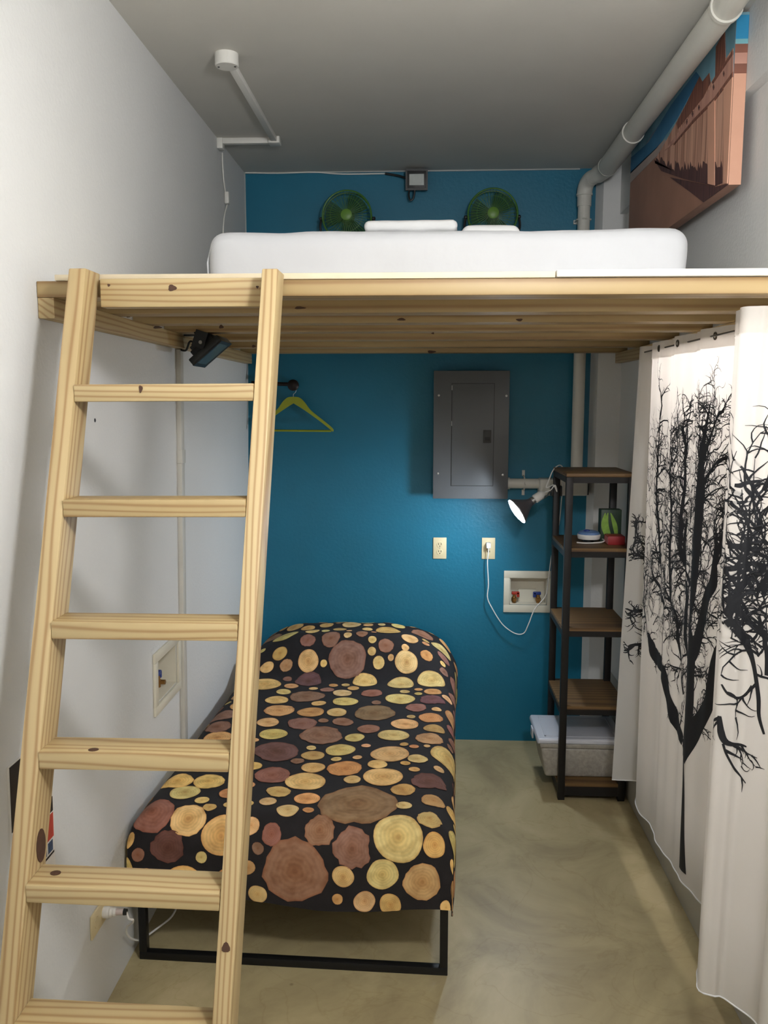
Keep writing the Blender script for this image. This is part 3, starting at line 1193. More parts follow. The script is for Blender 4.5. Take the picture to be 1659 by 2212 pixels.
limb([(1517, 1000), (1540, 930), (1552, 895), (1560, 890)], [.012, .010, .012, .004], 22, (.04, .10))
limb([(1496, 1280), (1478, 1210), (1472, 1130), (1480, 1050), (1482, 980), (1484, 930)], [.02, .02, .016, .012, .008, .003], 26)
limb([(1400, 1370), (1392, 1310), (1388, 1240), (1386, 1170), (1382, 1110)], [.010, .012, .010, .008, .003], 22, (.05, .13))
# big sweep over the near fold
limb([(1568, 1350), (1586, 1347), (1608, 1379), (1623, 1408), (1629, 1448), (1637, 1507), (1639, 1547), (1653, 1587)], [.018, .018, .016, .016, .012, .012, .010, .006], 12, (.05, .13), 1)
limb([(1570, 1330), (1590, 1290), (1610, 1260), (1640, 1240), (1658, 1230)], [.016, .016, .014, .012, .010], 12, (.06, .15), 1)
limb([(1572, 1180), (1600, 1182), (1623, 1188), (1645, 1198), (1658, 1204)], [.014, .014, .012, .010, .008], 12, (.05, .14), 1)
limb([(1590, 1188), (1608, 1176), (1622, 1160), (1649, 1129)], [.008, .010, .008, .008], 6, (.03, .06), 0)
limb([(1588, 1046), (1600, 1050), (1612, 1044), (1645, 1036)], [.008, .012, .010, .006], 16, (.05, .10), 1)
limb([(1572, 1080), (1600, 1084), (1616, 1074), (1640, 1050)], [.006, .008, .006, .003], 10, (.04, .08), 1)
limb([(1568, 1290), (1590, 1310), (1612, 1340), (1640, 1360), (1658, 1368)], [.014, .014, .014, .012, .010], 12, (.05, .13), 1)
limb([(1566, 1230), (1590, 1226), (1620, 1216), (1655, 1222)], [.012, .014, .012, .010], 12, (.05, .13), 1)
limb([(1556, 1545), (1560, 1580), (1568, 1600), (1585, 1608), (1612, 1614)], [.008, .016, .016, .010, .004], 34, (.05, .10), 1)
limb([(1560, 1605), (1572, 1630), (1588, 1665), (1612, 1690)], [.006, .006, .006, .003], 18, (.03, .07), 0)
limb([(1558, 1480), (1575, 1500), (1600, 1506), (1625, 1480)], [.004, .006, .006, .003], 8, (.04, .08), 0)
limb([(1640, 1330), (1655, 1400), (1657, 1460)], [.010, .012, .010], 12, (.05, .12), 1)
limb([(1388, 1390), (1372, 1392), (1362, 1400), (1352, 1402)], [.010, .012, .008, .003], 60, (.04, .09), 1)
limb([(1386, 1330), (1376, 1320), (1364, 1330)], [.010, .008, .004], 60, (.04, .09), 1)
limb([(1388, 1230), (1380, 1200), (1374, 1160), (1376, 1125)], [.006, .008, .006, .003], 70, (.04, .09), 1)
# free crown twigs filling the silhouette
crown = [(1400, 1350), (1392, 1200), (1398, 1010), (1440, 960), (1480, 900), (1530, 860), (1562, 880), (1570, 1010), (1566, 1320), (1520, 1420), (1440, 1420)]
near = [(1574, 1120), (1600, 1040), (1659, 1040), (1659, 1470), (1640, 1470), (1574, 1390)]


def inside(p, poly):
    c_ = False
    for i in range(len(poly)):
        (x1, y1), (x2, y2) = poly[i], poly[i - 1]
        if (y1 > p[1]) != (y2 > p[1]) and p[0] < (x2 - x1) * (p[1] - y1) / (y2 - y1) + x1:
            c_ = not c_
    return c_


for poly, cnt, wmax in ((crown, 230, .006), (near, 80, .010)):
    k = 0
    while k < cnt:
        p = (rt.uniform(1385, 1659), rt.uniform(860, 1440))
        if not inside(p, poly):
            continue
        if poly is near and p[1] < 1180 and rt.random() < 0.6:
            continue
        k += 1
        s, z = cloth_at(*p)
        twig(s, z, rt.uniform(0.3, 2.84), rt.uniform(.06, .15) if poly is crown else rt.uniform(.08, .2), rt.uniform(.003, wmax), 2 if poly is crown else 1)
# fine tall tips
for px, py0, py1 in ((1428, 960, 900), (1480, 950, 905), (1524, 900, 826), (1538, 900, 832), (1516, 920, 862), (1530, 900, 860), (1577, 1000, 905), (1580, 960, 890), (1552, 890, 852), (1500, 960, 920)):
    a, b = cloth_at(px, py0), cloth_at(px + 2, py1)
    ribbon(smooth2([a, ((a[0] + b[0]) / 2 + .006, (a[1] + b[1]) / 2), b], 5), [.005 - .0004 * i for i in range(11)])
tp = tm.build('tree_print', print_black, cu, smooth=0, normals=False)
tp['label'] = 'black leafless tree silhouette printed on the curtain'

# ------------------------------------------------------------------ shelf tower
SX0, SX1, SY0, SY1 = 0.622, 0.926, 3.80, 4.20
LT = 0.031
sh = thing('shelf_tower', 'narrow dark metal shelf tower with five wooden shelves by the back wall', 'shelf', ((SX0 + SX1) / 2, (SY0 + SY1) / 2, 0))
LV = [0.067, 0.436, 0.803, 1.166, 1.499]
for x in (SX0, SX1 - LT):
    for y in (SY0, SY1 - LT):
        MB().box(x, x + LT, y, y + LT, 0, 1.499, bev=0.002).build('leg', shelf_metal, sh)
for i, z in enumerate(LV):
    zb = z - 0.026 if i else z - 0.044
    MB().box(SX0 + LT, SX1 - LT, SY0, SY0 + 0.022, zb, z).build('shelf_rail', shelf_metal, sh)
    MB().box(SX0 + LT, SX1 - LT, SY1 - 0.022, SY1, zb, z).build('shelf_rail', shelf_metal, sh)
    for x in (SX0, SX1 - 0.022):
        MB().box(x, x + 0.022, SY0 + LT, SY1 - LT, zb, z).build('shelf_rail', shelf_metal, sh)
    if i < 4:
        mb = MB()
        # notched round the legs
        mb.prism([(SX0 + LT, SY0, z), (SX1 - LT, SY0, z), (SX1 - LT, SY0 + LT, z), (SX1, SY0 + LT, z), (SX1, SY1 - LT, z), (SX1 - LT, SY1 - LT, z),
                  (SX1 - LT, SY1, z), (SX0 + LT, SY1, z), (SX0 + LT, SY1 - LT, z), (SX0, SY1 - LT, z), (SX0, SY0 + LT, z), (SX0 + LT, SY0 + LT, z)], (0, 0, 0.015))
        mb.build('shelf_board', shelfwood, sh, smooth=0)
    else:
        MB().box(SX0, SX1, SY0, SY1, z, z + 0.016, bev=0.002).build('shelf_board', shelfwood, sh)

# ------------------------------------------------------------------ storage bin on the lowest shelf
bin_m = mat('bin_plastic', (164, 159, 150), 0.45, var=0.14, scale=55, bump=0.3, bscale=90)
lid_m = mat('bin_lid_plastic', (190, 192, 200), 0.35, var=0.03)
ZBIN = LV[0] + 0.0152
bn = thing('storage_bin', 'pale plastic storage bin with white lid on the lowest shelf', 'bin', (0.73, 4.0, ZBIN))


def frustum(mb, a, z0, b, z1, m=None, bev=0.012):
    x0, x1, y0, y1 = a
    X0, X1, Y0, Y1 = b
    return mb.hexa([(x0, y0, z0), (x1, y0, z0), (x1, y1, z0), (x0, y1, z0), (X0, Y0, z1), (X1, Y0, z1), (X1, Y1, z1), (X0, Y1, z1)], m, bev, 3)


frustum(MB(), (0.572, 0.905, 3.868, 4.125, ), ZBIN, (0.545, 0.925, 3.845, 4.145), ZBIN + 0.15).build('body', bin_m, bn)
frustum(MB(), (0.543, 0.927, 3.842, 4.148), ZBIN + 0.15, (0.540, 0.93, 3.838, 4.152), ZBIN + 0.172, bev=0.004).build('rim', bin_m, bn)
lid = frustum(MB(), (0.526, 0.938, 3.836, 4.160), ZBIN + 0.172, (0.532, 0.932, 3.842, 4.154), ZBIN + 0.196, bev=0.007).build('lid', lid_m, bn)
mb = MB()
a0, a1, b0, b1, zt_ = 0.565, 0.90, 3.872, 4.122, ZBIN + 0.198
for q in ((a0, a1, b0, b0 + .006), (a0, a1, b1 - .006, b1), (a0, a0 + .006, b0, b1), (a1 - .006, a1, b0, b1)):
    mb.box(q[0], q[1], q[2], q[3], ZBIN + 0.195, zt_)
mb.build('lid_rib', lid_m, lid)
MB().box(0.519, 0.5262, 3.97, 4.03, ZBIN + 0.145, ZBIN + 0.190, bev=0.002).build('handle', lid_m, bn)

# ------------------------------------------------------------------ things on the second shelf
ZS2 = LV[3] + 0.0152
r_ = thing('adapter_puck', 'round white and blue plastic puck with cable on the shelf', 'device', (0.765, 4.0, ZS2))
MB().lathe((0.765, 4.0, ZS2 + 0.012), (0, 0, 1), [(0, .035), (0.002, .050), (.018, .054), (.024, .052)], 28).build('body', white_plastic, r_)
MB().lathe((0.765, 4.0, ZS2 + 0.036), (0, 0, 1), [(0, .051), (.010, .046), (.016, .030), (.018, .004)], 28).build('cap', mat('pale_blue_plastic', (96, 128, 176), 0.4), r_)
MB().lathe((0.765, 4.0, ZS2), (0, 0, 1), [(0, .026), (.012, .022)], 20).build('foot', dark_plastic, r_)
MB().lathe((0.752, 3.985, ZS2 + 0.051), (0, 0, 1), [(0, .016), (.007, .012)], 14).build('button', blue_plastic, r_)
MB().tube(catmull([(0.700, 3.94, ZS2 + .004), (0.73, 3.925, ZS2 + .004), (0.77, 3.93, ZS2 + .004), (0.81, 3.94, ZS2 + .006), (0.832, 3.97, ZS2 + .010), (0.825, 4.02, ZS2 + .012)], 6), 0.0035, 6).build('cable', white_plastic, r_)
g_ = thing('red_box', 'small flat red box lying on the second shelf', 'box', (0.872, 3.955, ZS2))
MB().box(0.834, 0.910, 3.90, 3.985, ZS2, ZS2 + 0.040, bev=0.002).build('carton', mat('red_card', (150, 34, 38), 0.5, var=0.1), g_)
MB().box(0.833, 0.8340, 3.902, 3.983, ZS2 + 0.004, ZS2 + 0.036).build('label_band', mat('pink_card', (200, 120, 120), 0.6), g_)
g_ = thing('green_box', 'upright dark green carton with a light green leaf print on the shelf', 'box', (0.868, 4.03, ZS2))
MB().box(0.818, 0.914, 4.00, 4.06, ZS2, ZS2 + 0.150, bev=0.003).build('carton', mat('dark_green_card', (44, 66, 50), 0.5, var=0.15), g_)
mb = MB()
for k, (xa, xb, bend) in enumerate(((.838, .846, -.01), (.850, .868, -.015), (.862, .892, .006))):
    pts = []
    for t in frange(0, 1, 8):
        xc = xb + (xa - xb) * t + bend * math.sin(t * 3.14)
        pts.append((xc - 0.011 * math.sin(0.35 + t * 2.6), ZS2 + .020 + .115 * t))
    back = [(2 * (xb + (xa - xb) * t + bend * math.sin(t * 3.14)) - p[0], p[1]) for t, p in zip(frange(0, 1, 8), pts)]
    loop = pts + back[::-1]
    mb.prism([(max(.821, min(.911, x)), 3.9998 - 0.0006 * k, z) for x, z in loop], (0, -0.0008, 0))
mb.build('leaf_print', mat('light_green_ink', (136, 176, 72), 0.5, var=0.2, scale=40), g_)

# ------------------------------------------------------------------ clamp lamp
lp = thing('clamp_lamp', 'lit clamp spotlight gripping the back post of the shelf tower', 'lamp', (0.636, 4.185, 1.36))
LC = P(1116, 1105, 1, 4.10)
NK = P(1172, 1067, 1, 4.13)
axl = (NK - LC).normalized()
# reflector bulb: flared body, bright lens
MB().lathe(LC, axl, [(0.0, .066), (0.006, .067), (.030, .050), (.055, .032), (.075, .021), (.090, .018)], 32, caps=False).build('reflector', mat('reflector_grey', (120, 116, 122), 0.35, 0.6), lp)
MB().lathe(LC + axl * 0.004, -axl, [(0, .065), (.004, .063), (.009, .050), (.013, .028), (.014, .002)], 32).build('bulb_lens', emis('bulb_glow', (0.80, 0.90, 1.0), BULB_POWER), lp)
MB().lathe(LC + axl * 0.088, axl, [(0, .019), (.010, .019), (.010, .016), (.018, .016)], 20).build('bulb_collar', chrome, lp)
sk = MB().lathe(LC + axl * 0.104, axl, [(0, .019), (.004, .022), (.04, .021), (.052, .014), (.060, .006)], 20).build('socket', white_plastic, lp)
SB = LC + axl * 0.165
CLP = Vector((0.622, 4.172, 1.405))
mb = MB()
mb.tube(catmull([SB - axl * .03 + Vector((0, 0, -.02)), SB + Vector((0.01, 0.01, -.02)), CLP + Vector((-.02, -.004, -.01)), CLP + Vector((-0.006, 0, 0))], 5), 0.004, 8)
mb.build('arm', chrome, lp)
mb = MB()
mb.box(0.609, 0.6218, 4.162, 4.206, 1.375, 1.425, bev=0.003)
mb.box(0.6533, 0.662, 4.162, 4.206, 1.375, 1.425, bev=0.003)
mb.box(0.609, 0.662, 4.2005, 4.207, 1.385, 1.415, bev=0.002)
mb.build('clamp', dark_plastic, lp)
cordpts = [SB, P(1178, 1063, 1, 4.14), P(1190, 1058, 1, 4.15), P(1199, 1048, 1, 4.155), P(1203, 1062, 1, 4.15), P(1196, 1048, 1, 4.15), P(1186, 1052, 1, 4.14), P(1180, 1052, 1, 4.14),
           P(1186, 1036, 1, 4.15), P(1196, 1014, 1, 4.16), P(1210, 1005, 1, 4.20), P(1219, 1018, 1, 4.24), P(1217, 1040, 1, 4.25), P(1213, 1080, 1, 4.25), P(1208, 1130, 1, 4.26), P(1198, 1165, 1, 4.28), P(1190, 1210, 1, 4.33), P(1184, 1260, 1, 4.38),
           P(1178, 1288, 1, 4.41), P(1155, 1316, 1, 4.43), P(1141, 1350, 1, 4.44), P(1131, 1368, 1, 4.45), P(1112, 1368, 1, 4.455), P(1085, 1348, 1, 4.455), P(1062, 1312, 1, 4.455), P(1053, 1290, 1, 4.455),
           P(1055, 1262, 1, 4.455), P(1053, 1215, 1, 4.455), P(1055, 1195, 1, 4.455), P(1055, 1182, 1, 4.455)]
MB().tube(catmull(cordpts, 6), 0.0028, 7).build('cord', white_plastic, lp)
pc = P(1055, 1178, 1, 4.47)
MB().box(pc.x - .012, pc.x + .012, 4.452, 4.4925, pc.z - .014, pc.z + .014, bev=0.004).build('plug', white_plastic, lp)

# ------------------------------------------------------------------ breaker panel
ep = thing('breaker_panel', 'grey metal electrical breaker panel on the blue wall', 'electrical panel', (0.23, 4.45, 1.335))
MB().box(0.050, 0.412, 4.412, D, 1.345, 1.975, bev=0.002).build('enclosure', grey_metal, ep)
fc = MB().box(0.039, 0.423, 4.400, 4.412, 1.334, 1.986, bev=0.003).build('cover_plate', grey_metal, ep)
d0, d1 = P(977, 829, 1, 4.4), P(1064, 1049, 1, 4.4)
dr = MB().box(d0.x, d1.x, 4.3965, 4.4, d1.z, d0.z, bev=0.0012).build('door', grey_metal, ep)
mb = MB()
for q in ((d0.x - .003, d0.x - .0005, d1.z, d0.z), (d1.x + .0005, d1.x + .003, d1.z, d0.z), (d0.x - .003, d1.x + .003, d0.z + .0005, d0.z + .003), (d0.x - .003, d1.x + .003, d1.z - .003, d1.z - .0005)):
    mb.box(q[0], q[1], 4.3995, 4.4003, q[2], q[3])
mb.build('door_gap', dark_plastic, ep)
l0, l1 = P(1044, 929, 1, 4.395), P(1061, 957, 1, 4.395)
la = MB().box(l0.x, l1.x, 4.3935, 4.3966, l1.z, l0.z, bev=0.001).build('latch', mat('latch_dark', (52, 52, 52), 0.4), dr)
MB().box(l0.x + .008, l1.x - .008, 4.390, 4.3936, l1.z + .012, l1.z + .03, bev=0.001).build('latch_tab', dark_plastic, dr)
for zz in (1.90, 1.72):
    MB().cyl((d0.x - .001, 4.3965, zz - .012), (d0.x - .001, 4.3965, zz + .012), 0.002, 8).build('hinge', chrome, dr)
for px, py in ((948, 854), (1094, 855), (946, 1023), (1086, 1026)):
    c0 = P(px, py, 1, 4.40)
    MB().lathe((c0.x, 4.4002, c0.z), (0, -1, 0), [(0, .006), (.002, .0055), (.003, .002)], 12).build('screw', chrome, ep)

# ------------------------------------------------------------------ pipes
pp = thing('drain_pipe', 'grey painted pipe running along the ceiling and down the blue wall', 'pipe', (0.78, 4.43, 1.33))


def elbow(a, c, b, r, rb, n=8):
    """bend from direction a->c to c->b, radius rb"""
    a, c, b = Vector(a), Vector(c), Vector(b)
    d1_, d2_ = (a - c).normalized(), (b - c).normalized()
    p0, p1 = c + d1_ * rb, c + d2_ * rb
    pts = []
    for t in frange(0, 1, n):
        pts.append(p0 * (1 - t) ** 2 + c * 2 * t * (1 - t) + p1 * t * t)
    return MB().tube(pts, r, 20), p0, p1


VPp = Vector((0.775, 4.435, 0))
E1 = Vector((0.775, 4.435, 2.905))
E2 = Vector((0.842, 4.285, 2.920))
E3 = Vector((0.828, 2.2, 2.922))
mb, a, b = elbow(E1 - Vector((0, 0, 1)), E1, E2, 0.037, 0.062)
mb.build('elbow', pvc, pp)
MB().cyl((0.775, 4.435, 1.41), a, 0.030, 24).build('riser', pvc, pp)
MB().cyl(a - Vector((0, 0, .055)), a + Vector((0, 0, .004)), 0.0345, 24).build('coupling', pvc, pp)
MB().cyl(a - Vector((0, 0, .004)), a + Vector((0, 0, .006)), 0.0395, 24).build('coupling', pvc, pp)
mb2, a2, b2 = elbow(E1, E2, E3, 0.041, 0.055)
mb2.build('elbow', pvc, pp)
MB().cyl(b, a2, 0.036, 24).build('pipe_link', pvc, pp)
MB().cyl(b2, E3, 0.041, 28).build('ceiling_run', pvc, pp)
for yy in (b2.y - 0.005, 3.72, 2.60):
    x = 0.842 + (0.828 - 0.842) * (4.285 - yy) / 2.085
    MB().cyl((x, yy, 2.921), (x, yy - 0.014, 2.921), 0.0465, 28).build('coupling', pvc, pp)
x = 0.8385
MB().cyl((0.8385, 3.72, 2.921), (0.8412, 4.21, 2.920), 0.0445, 28).build('coupling', pvc, pp)
# lower conduit body and stub to the panel
MB().cyl((0.4235, 4.452, 1.410), (0.60, 4.452, 1.410), 0.026, 20).build('stub', pvc, pp)
MB().cyl((0.4235, 4.452, 1.410), (0.437, 4.452, 1.410), 0.031, 20).build('lock_ring', pvc, pp)
MB().box(0.585, 0.830, 4.400, 4.494, 1.352, 1.438, bev=0.010, seg=3).build('junction_body', pvc, pp)
MB().box(0.830, 0.838, 4.42, 4.494, 1.355, 1.436, bev=0.002).build('end_cap', dark_plastic, pp)
stp = MB()
stp.tube([(0.512, 4.494, 1.372), (0.512, 4.45, 1.380), (0.512, 4.424, 1.41), (0.512, 4.45, 1.440), (0.512, 4.494, 1.448)], 0.004, 8)
stp.box(0.505, 0.519, 4.494, D, 1.345, 1.375)
stp.box(0.505, 0.519, 4.494, D, 1.446, 1.476)
stp.build('strap', pvc, pp)
stp = MB()
stp.box(0.735, 0.815, 4.490, D, 2.715, 2.735)
stp.tube([(0.741, 4.49, 2.725), (0.741, 4.43, 2.725), (0.775, 4.399, 2.725), (0.809, 4.43, 2.725), (0.809, 4.49, 2.725)], 0.004, 8)
stp.build('strap', pvc, pp)

# ------------------------------------------------------------------ outlets
def duplex(name, label, cx, cz):
    t = thing(name, label, 'outlet', (cx, D, cz - .057))
    pl_ = MB().box(cx - .035, cx + .035, D - .006, D, cz - .057, cz + .057, bev=0.002).build('plate', ivory, t)
    for dz in (-.0195, .0195):
        s_ = MB().lathe((cx, D - .006, cz + dz), (0, -1, 0), [(0, .0165), (.002, .016)], 20).build('socket', ivory, t)
        mb_ = MB()
        for dx in (-.0065, .0065):
            mb_.box(cx + dx - .0015, cx + dx + .0015, D - .0088, D - .0078, cz + dz - .001, cz + dz + .008)
        mb_.lathe((cx, D - .0078, cz + dz - .008), (0, -1, 0), [(0, .0028), (.001, .0028)], 10)
        mb_.build('slot', slot_mat, s_)
    MB().lathe((cx, D - .006, cz), (0, -1, 0), [(0, .003), (.001, .0025)], 10).build('screw', chrome, t)
    return t


duplex('wall_outlet', 'empty ivory wall outlet on the blue wall under the breaker panel', 0.079, 1.059)
duplex('wall_outlet', 'ivory wall outlet with the white lamp cord plugged in', 0.336, 1.060)

# ------------------------------------------------------------------ recessed washer boxes
def valve(parent, c, out, side, hm):
    """small brass valve standing on the box floor, handle on top"""
    v = MB()
    v.lathe(c, (0, 0, 1), [(0, .010), (.012, .010), (.012, .014), (.026, .014), (.032, .009), (.044, .008)], 16)
    v.cyl(c + Vector((0, 0, .020)), c + Vector((0, 0, .020)) + out * .028, .009, 14)
    vo_ = v.build('valve', brass, parent)
    h_ = MB()
    h_.obox(c + Vector((0, 0, .052)) + side * .006, side, out, (0, 0, 1), .020, .008, .008, None, 0.003)
    h_.obox(c + Vector((0, 0, .044)) + side * .020, side, out, (0, 0, 1), .008, .008, .014, None, 0.003)
    h_.build('handle', hm, vo_)


wb = thing('washer_box', 'ivory recessed washer valve box with red and blue handles on the blue wall', 'valve box', (0.551, D, 0.717))
mb = MB()
for q in ((.420, .682, .903, .941), (.420, .682, .717, .757), (.420, .452, .757, .903), (.650, .682, .757, .903)):
    mb.box(q[0], q[1], D - .010, D - 0.0002, q[2], q[3], bev=0.0015)
mb.build('frame', ivory2, wb)
mb = MB()
x0, x1, z0, z1 = .4535, .6485, .7585, .9015
mb.box(x0, x1, D + .075, D + .080, z0, z1)
mb.box(x0, x0 + .003, D, D + .075, z0, z1)
mb.box(x1 - .003, x1, D, D + .075, z0, z1)
mb.box(x0, x1, D, D + .075, z0, z0 + .003)
mb.box(x0, x1, D, D + .075, z1 - .003, z1)
mb.box(x0 + .05, x1 - .05, D + .05, D + .075, z0 + .003, z0 + .07)
mb.build('recess', ivory2, wb)
valve(wb, Vector((.480, D + .03, .7616)), Vector((0, -1, 0)), Vector((1, 0, 0)), red_plastic)
valve(wb, Vector((.608, D + .03, .7616)), Vector((0, -1, 0)), Vector((-1, 0, 0)), blue_plastic)

wb = thing('washer_box', 'ivory recessed washer valve box in the white wall behind the ladder', 'valve box', (-0.95, 3.02, 0.722))
mb = MB()
for q in ((2.862, 3.180, .915, .950), (2.862, 3.180, .722, .755), (2.862, 2.895, .755, .915), (3.145, 3.180, .755, .915)):
    p = []
    for z in (q[2], q[3]):
        p += [(xL(z) + .0003, q[0], z), (xL(z) + .010, q[0], z), (xL(z) + .010, q[1], z), (xL(z) + .0003, q[1], z)]
    mb.hexa(p, None, 0.0015)
mb.build('frame', ivory2, wb)
mb = MB()
xw = xL(.83) - .001
y0, y1, z0, z1 = LBOX[0] + .0015, LBOX[1] - .0015, LBOX[2] + .0015, LBOX[3] - .0015
mb.box(xw - .080, xw - .075, y0, y1, z0, z1)
mb.box(xw - .075, xw, y0, y0 + .003, z0, z1)
mb.box(xw - .075, xw, y1 - .003, y1, z0, z1)
mb.box(xw - .075, xw, y0, y1, z0, z0 + .003)
mb.box(xw - .075, xw, y0, y1, z1 - .003, z1)
mb.build('recess', ivory2, wb)
valve(wb, Vector((xw - .05, 3.075, z0 + .0032)), Vector((1, 0, 0)), Vector((0, 1, 0)), blue_plastic)

# ------------------------------------------------------------------ surface raceway on the left wall
rc = thing('wall_raceway', 'slim cream cable raceway running down the white wall', 'raceway', (-0.93, 3.13, 0.73))
mb = MB()


def strip(mb, y0, y1, z0, z1, t):
    p = []
    for z in (z0, z1):
        p += [(xL(z) + .0002, y0, z), (xL(z) + t, y0, z), (xL(z) + t, y1, z), (xL(z) + .0002, y1, z)]
    mb.hexa(p, None, 0.0015)


strip(mb, 3.190, 3.230, 0.35, 2.02, 0.018)
mb.build('channel', mat('raceway_cream', (200, 197, 188), 0.5), rc)
mb = MB()
strip(mb, 3.186, 3.234, 1.595, 1.645, 0.021)
mb.build('joint_cover', mat('raceway_cream', (200, 197, 188), 0.5), rc)
h = MB().lathe((xL(1.77) + .0002, P(205, 908, 0, xL(1.77)).y, P(205, 908, 0, xL(1.77)).z), (1, 0, 0), [(0, .006), (.001, .005), (.0015, .002)], 10).build('wall_plug', dark_plastic)
tag(h, 'small dark anchor hole plug in the white wall behind the ladder', 'wall plug')

# ------------------------------------------------------------------ floodlight under the loft
def flood(name, label, c, nrm, up, w, h_, glass_m, bracket, gf=(.84, .8)):
    """c: centre of the glass face; nrm: facing; up: along the height"""
    c, nrm, up = Vector(c), Vector(nrm).normalized(), Vector(up).normalized()
    sd = up.cross(nrm).normalized()
    t = thing(name, label, 'floodlight', c)
    mb_ = MB()
    mb_.obox(c - nrm * .012, sd, up, nrm, w, h_, .012, None, 0.004)
    mb_.obox(c - nrm * .034, sd, up, nrm, w * .72, h_ * .72, .012, None, 0.004)
    for i in range(5):
        mb_.obox(c - nrm * .052 + sd * (w * .28 * (i - 2)), sd, up, nrm, .003, h_ * .6, .008)
    hb = mb_.build('housing', dark_plastic, t)
    mb_ = MB()
    for q in ((0, 1), (0, -1)):
        mb_.obox(c + nrm * .002 + up * h_ * .90 * q[1], sd, up, nrm, w, h_ * .10, .003)
        mb_.obox(c + nrm * .002 + sd * w * .92 * q[1], sd, up, nrm, w * .08, h_ * .8, .003)
    mb_.build('bezel', dark_plastic, t)
    mb_ = MB()
    mb_.obox(c + nrm * .0022, sd, up, nrm, w * gf[0], h_ * gf[1], .0012)
    gl = mb_.build('glass', glass_m, t)
    bracket(t, sd, up, nrm)
    return t


glass_dim = mat('flood_glass_dark', (86, 96, 98), 0.12, var=0.2, scale=20)
glass_pale = mat('flood_glass_pale', (176, 182, 178), 0.2, var=0.08, scale=30)
FC = Vector((-0.778, 3.13, 2.000))
a40 = math.radians(40)


def br1(t, sd, up, nrm):
    mb_ = MB()
    mb_.box(-0.886, -0.78, 3.145, 3.185, 2.0655, 2.0705, bev=0.001)
    for yy in (3.045, 3.212):
        mb_.obox((-0.80, yy, 2.045), (0, 1, 0), (1, 0, -.35), (.35, 0, 1), .003, .022, .030)
    mb_.box(-0.82, -0.79, 3.045, 3.212, 2.066, 2.0705)
    mb_.build('bracket', dark_plastic, t)
    MB().lathe((-0.797, 3.042, 2.035), (0, -1, 0), [(0, .007), (.004, .006)], 12).build('bolt', chrome, t)
    MB().tube(catmull([FC + Vector((-.06, .03, .03)), (-0.86, 3.14, 2.045), (-0.885, 3.17, 2.015), (xL(2) + .012, 3.205, 2.02)], 6), 0.004, 7).build('cable', dark_plastic, t)


flood('floodlight', 'black floodlight tilted downward under the loft near the white wall', FC, (math.sin(a40), 0, -math.cos(a40)), (math.cos(a40), 0, math.sin(a40)), 0.080, 0.068, glass_dim, br1)
FB = P(900, 388, 1, 4.43)


def br2(t, sd, up, nrm):
    MB().box(FB.x - .03, FB.x + .03, 4.470, D, FB.z - .02, FB.z + .02, bev=0.002).build('bracket', dark_plastic, t)
    MB().tube(catmull([P(886, 405, 1, 4.44), P(883, 420, 1, 4.44), P(886, 432, 1, 4.44), P(893, 428, 1, 4.44), P(897, 405, 1, 4.44)], 6), 0.005, 7).build('cable_loop', dark_plastic, t)
    MB().tube(catmull([P(880, 386, 1, 4.46), P(862, 380, 1, 4.48), P(832, 375, 1, 4.49)], 6), 0.006, 7).build('cable', dark_plastic, t)
    MB().tube(catmull([P(832, 375, 1, 4.492), P(740, 376, 1, 4.492), P(680, 372, 1, 4.492), P(600, 374, 1, 4.492), P(530, 373, 1, 4.492)], 6), 0.0035, 6).build('feed_cable', conduit_w, t)


flood('floodlight', 'small square black floodlight mounted at the top of the blue wall', FB, (0, -1, -0.12), (0, -0.12, 1), 0.055, 0.050, glass_pale, br2, (.66, .52))

# ------------------------------------------------------------------ green fans
green_p = mat('green_plastic', (62, 112, 36), 0.4, var=0.06)


def fan_green():
    m, nt, b = newmat('fan_green_clear')
    b.inputs['Base Color'].default_value = s2l((50, 84, 40)) + (1,)
    b.inputs['Roughness'].default_value = 0.2
    b.inputs['Alpha'].default_value = 0.75
    return m


fan_blade = fan_green()


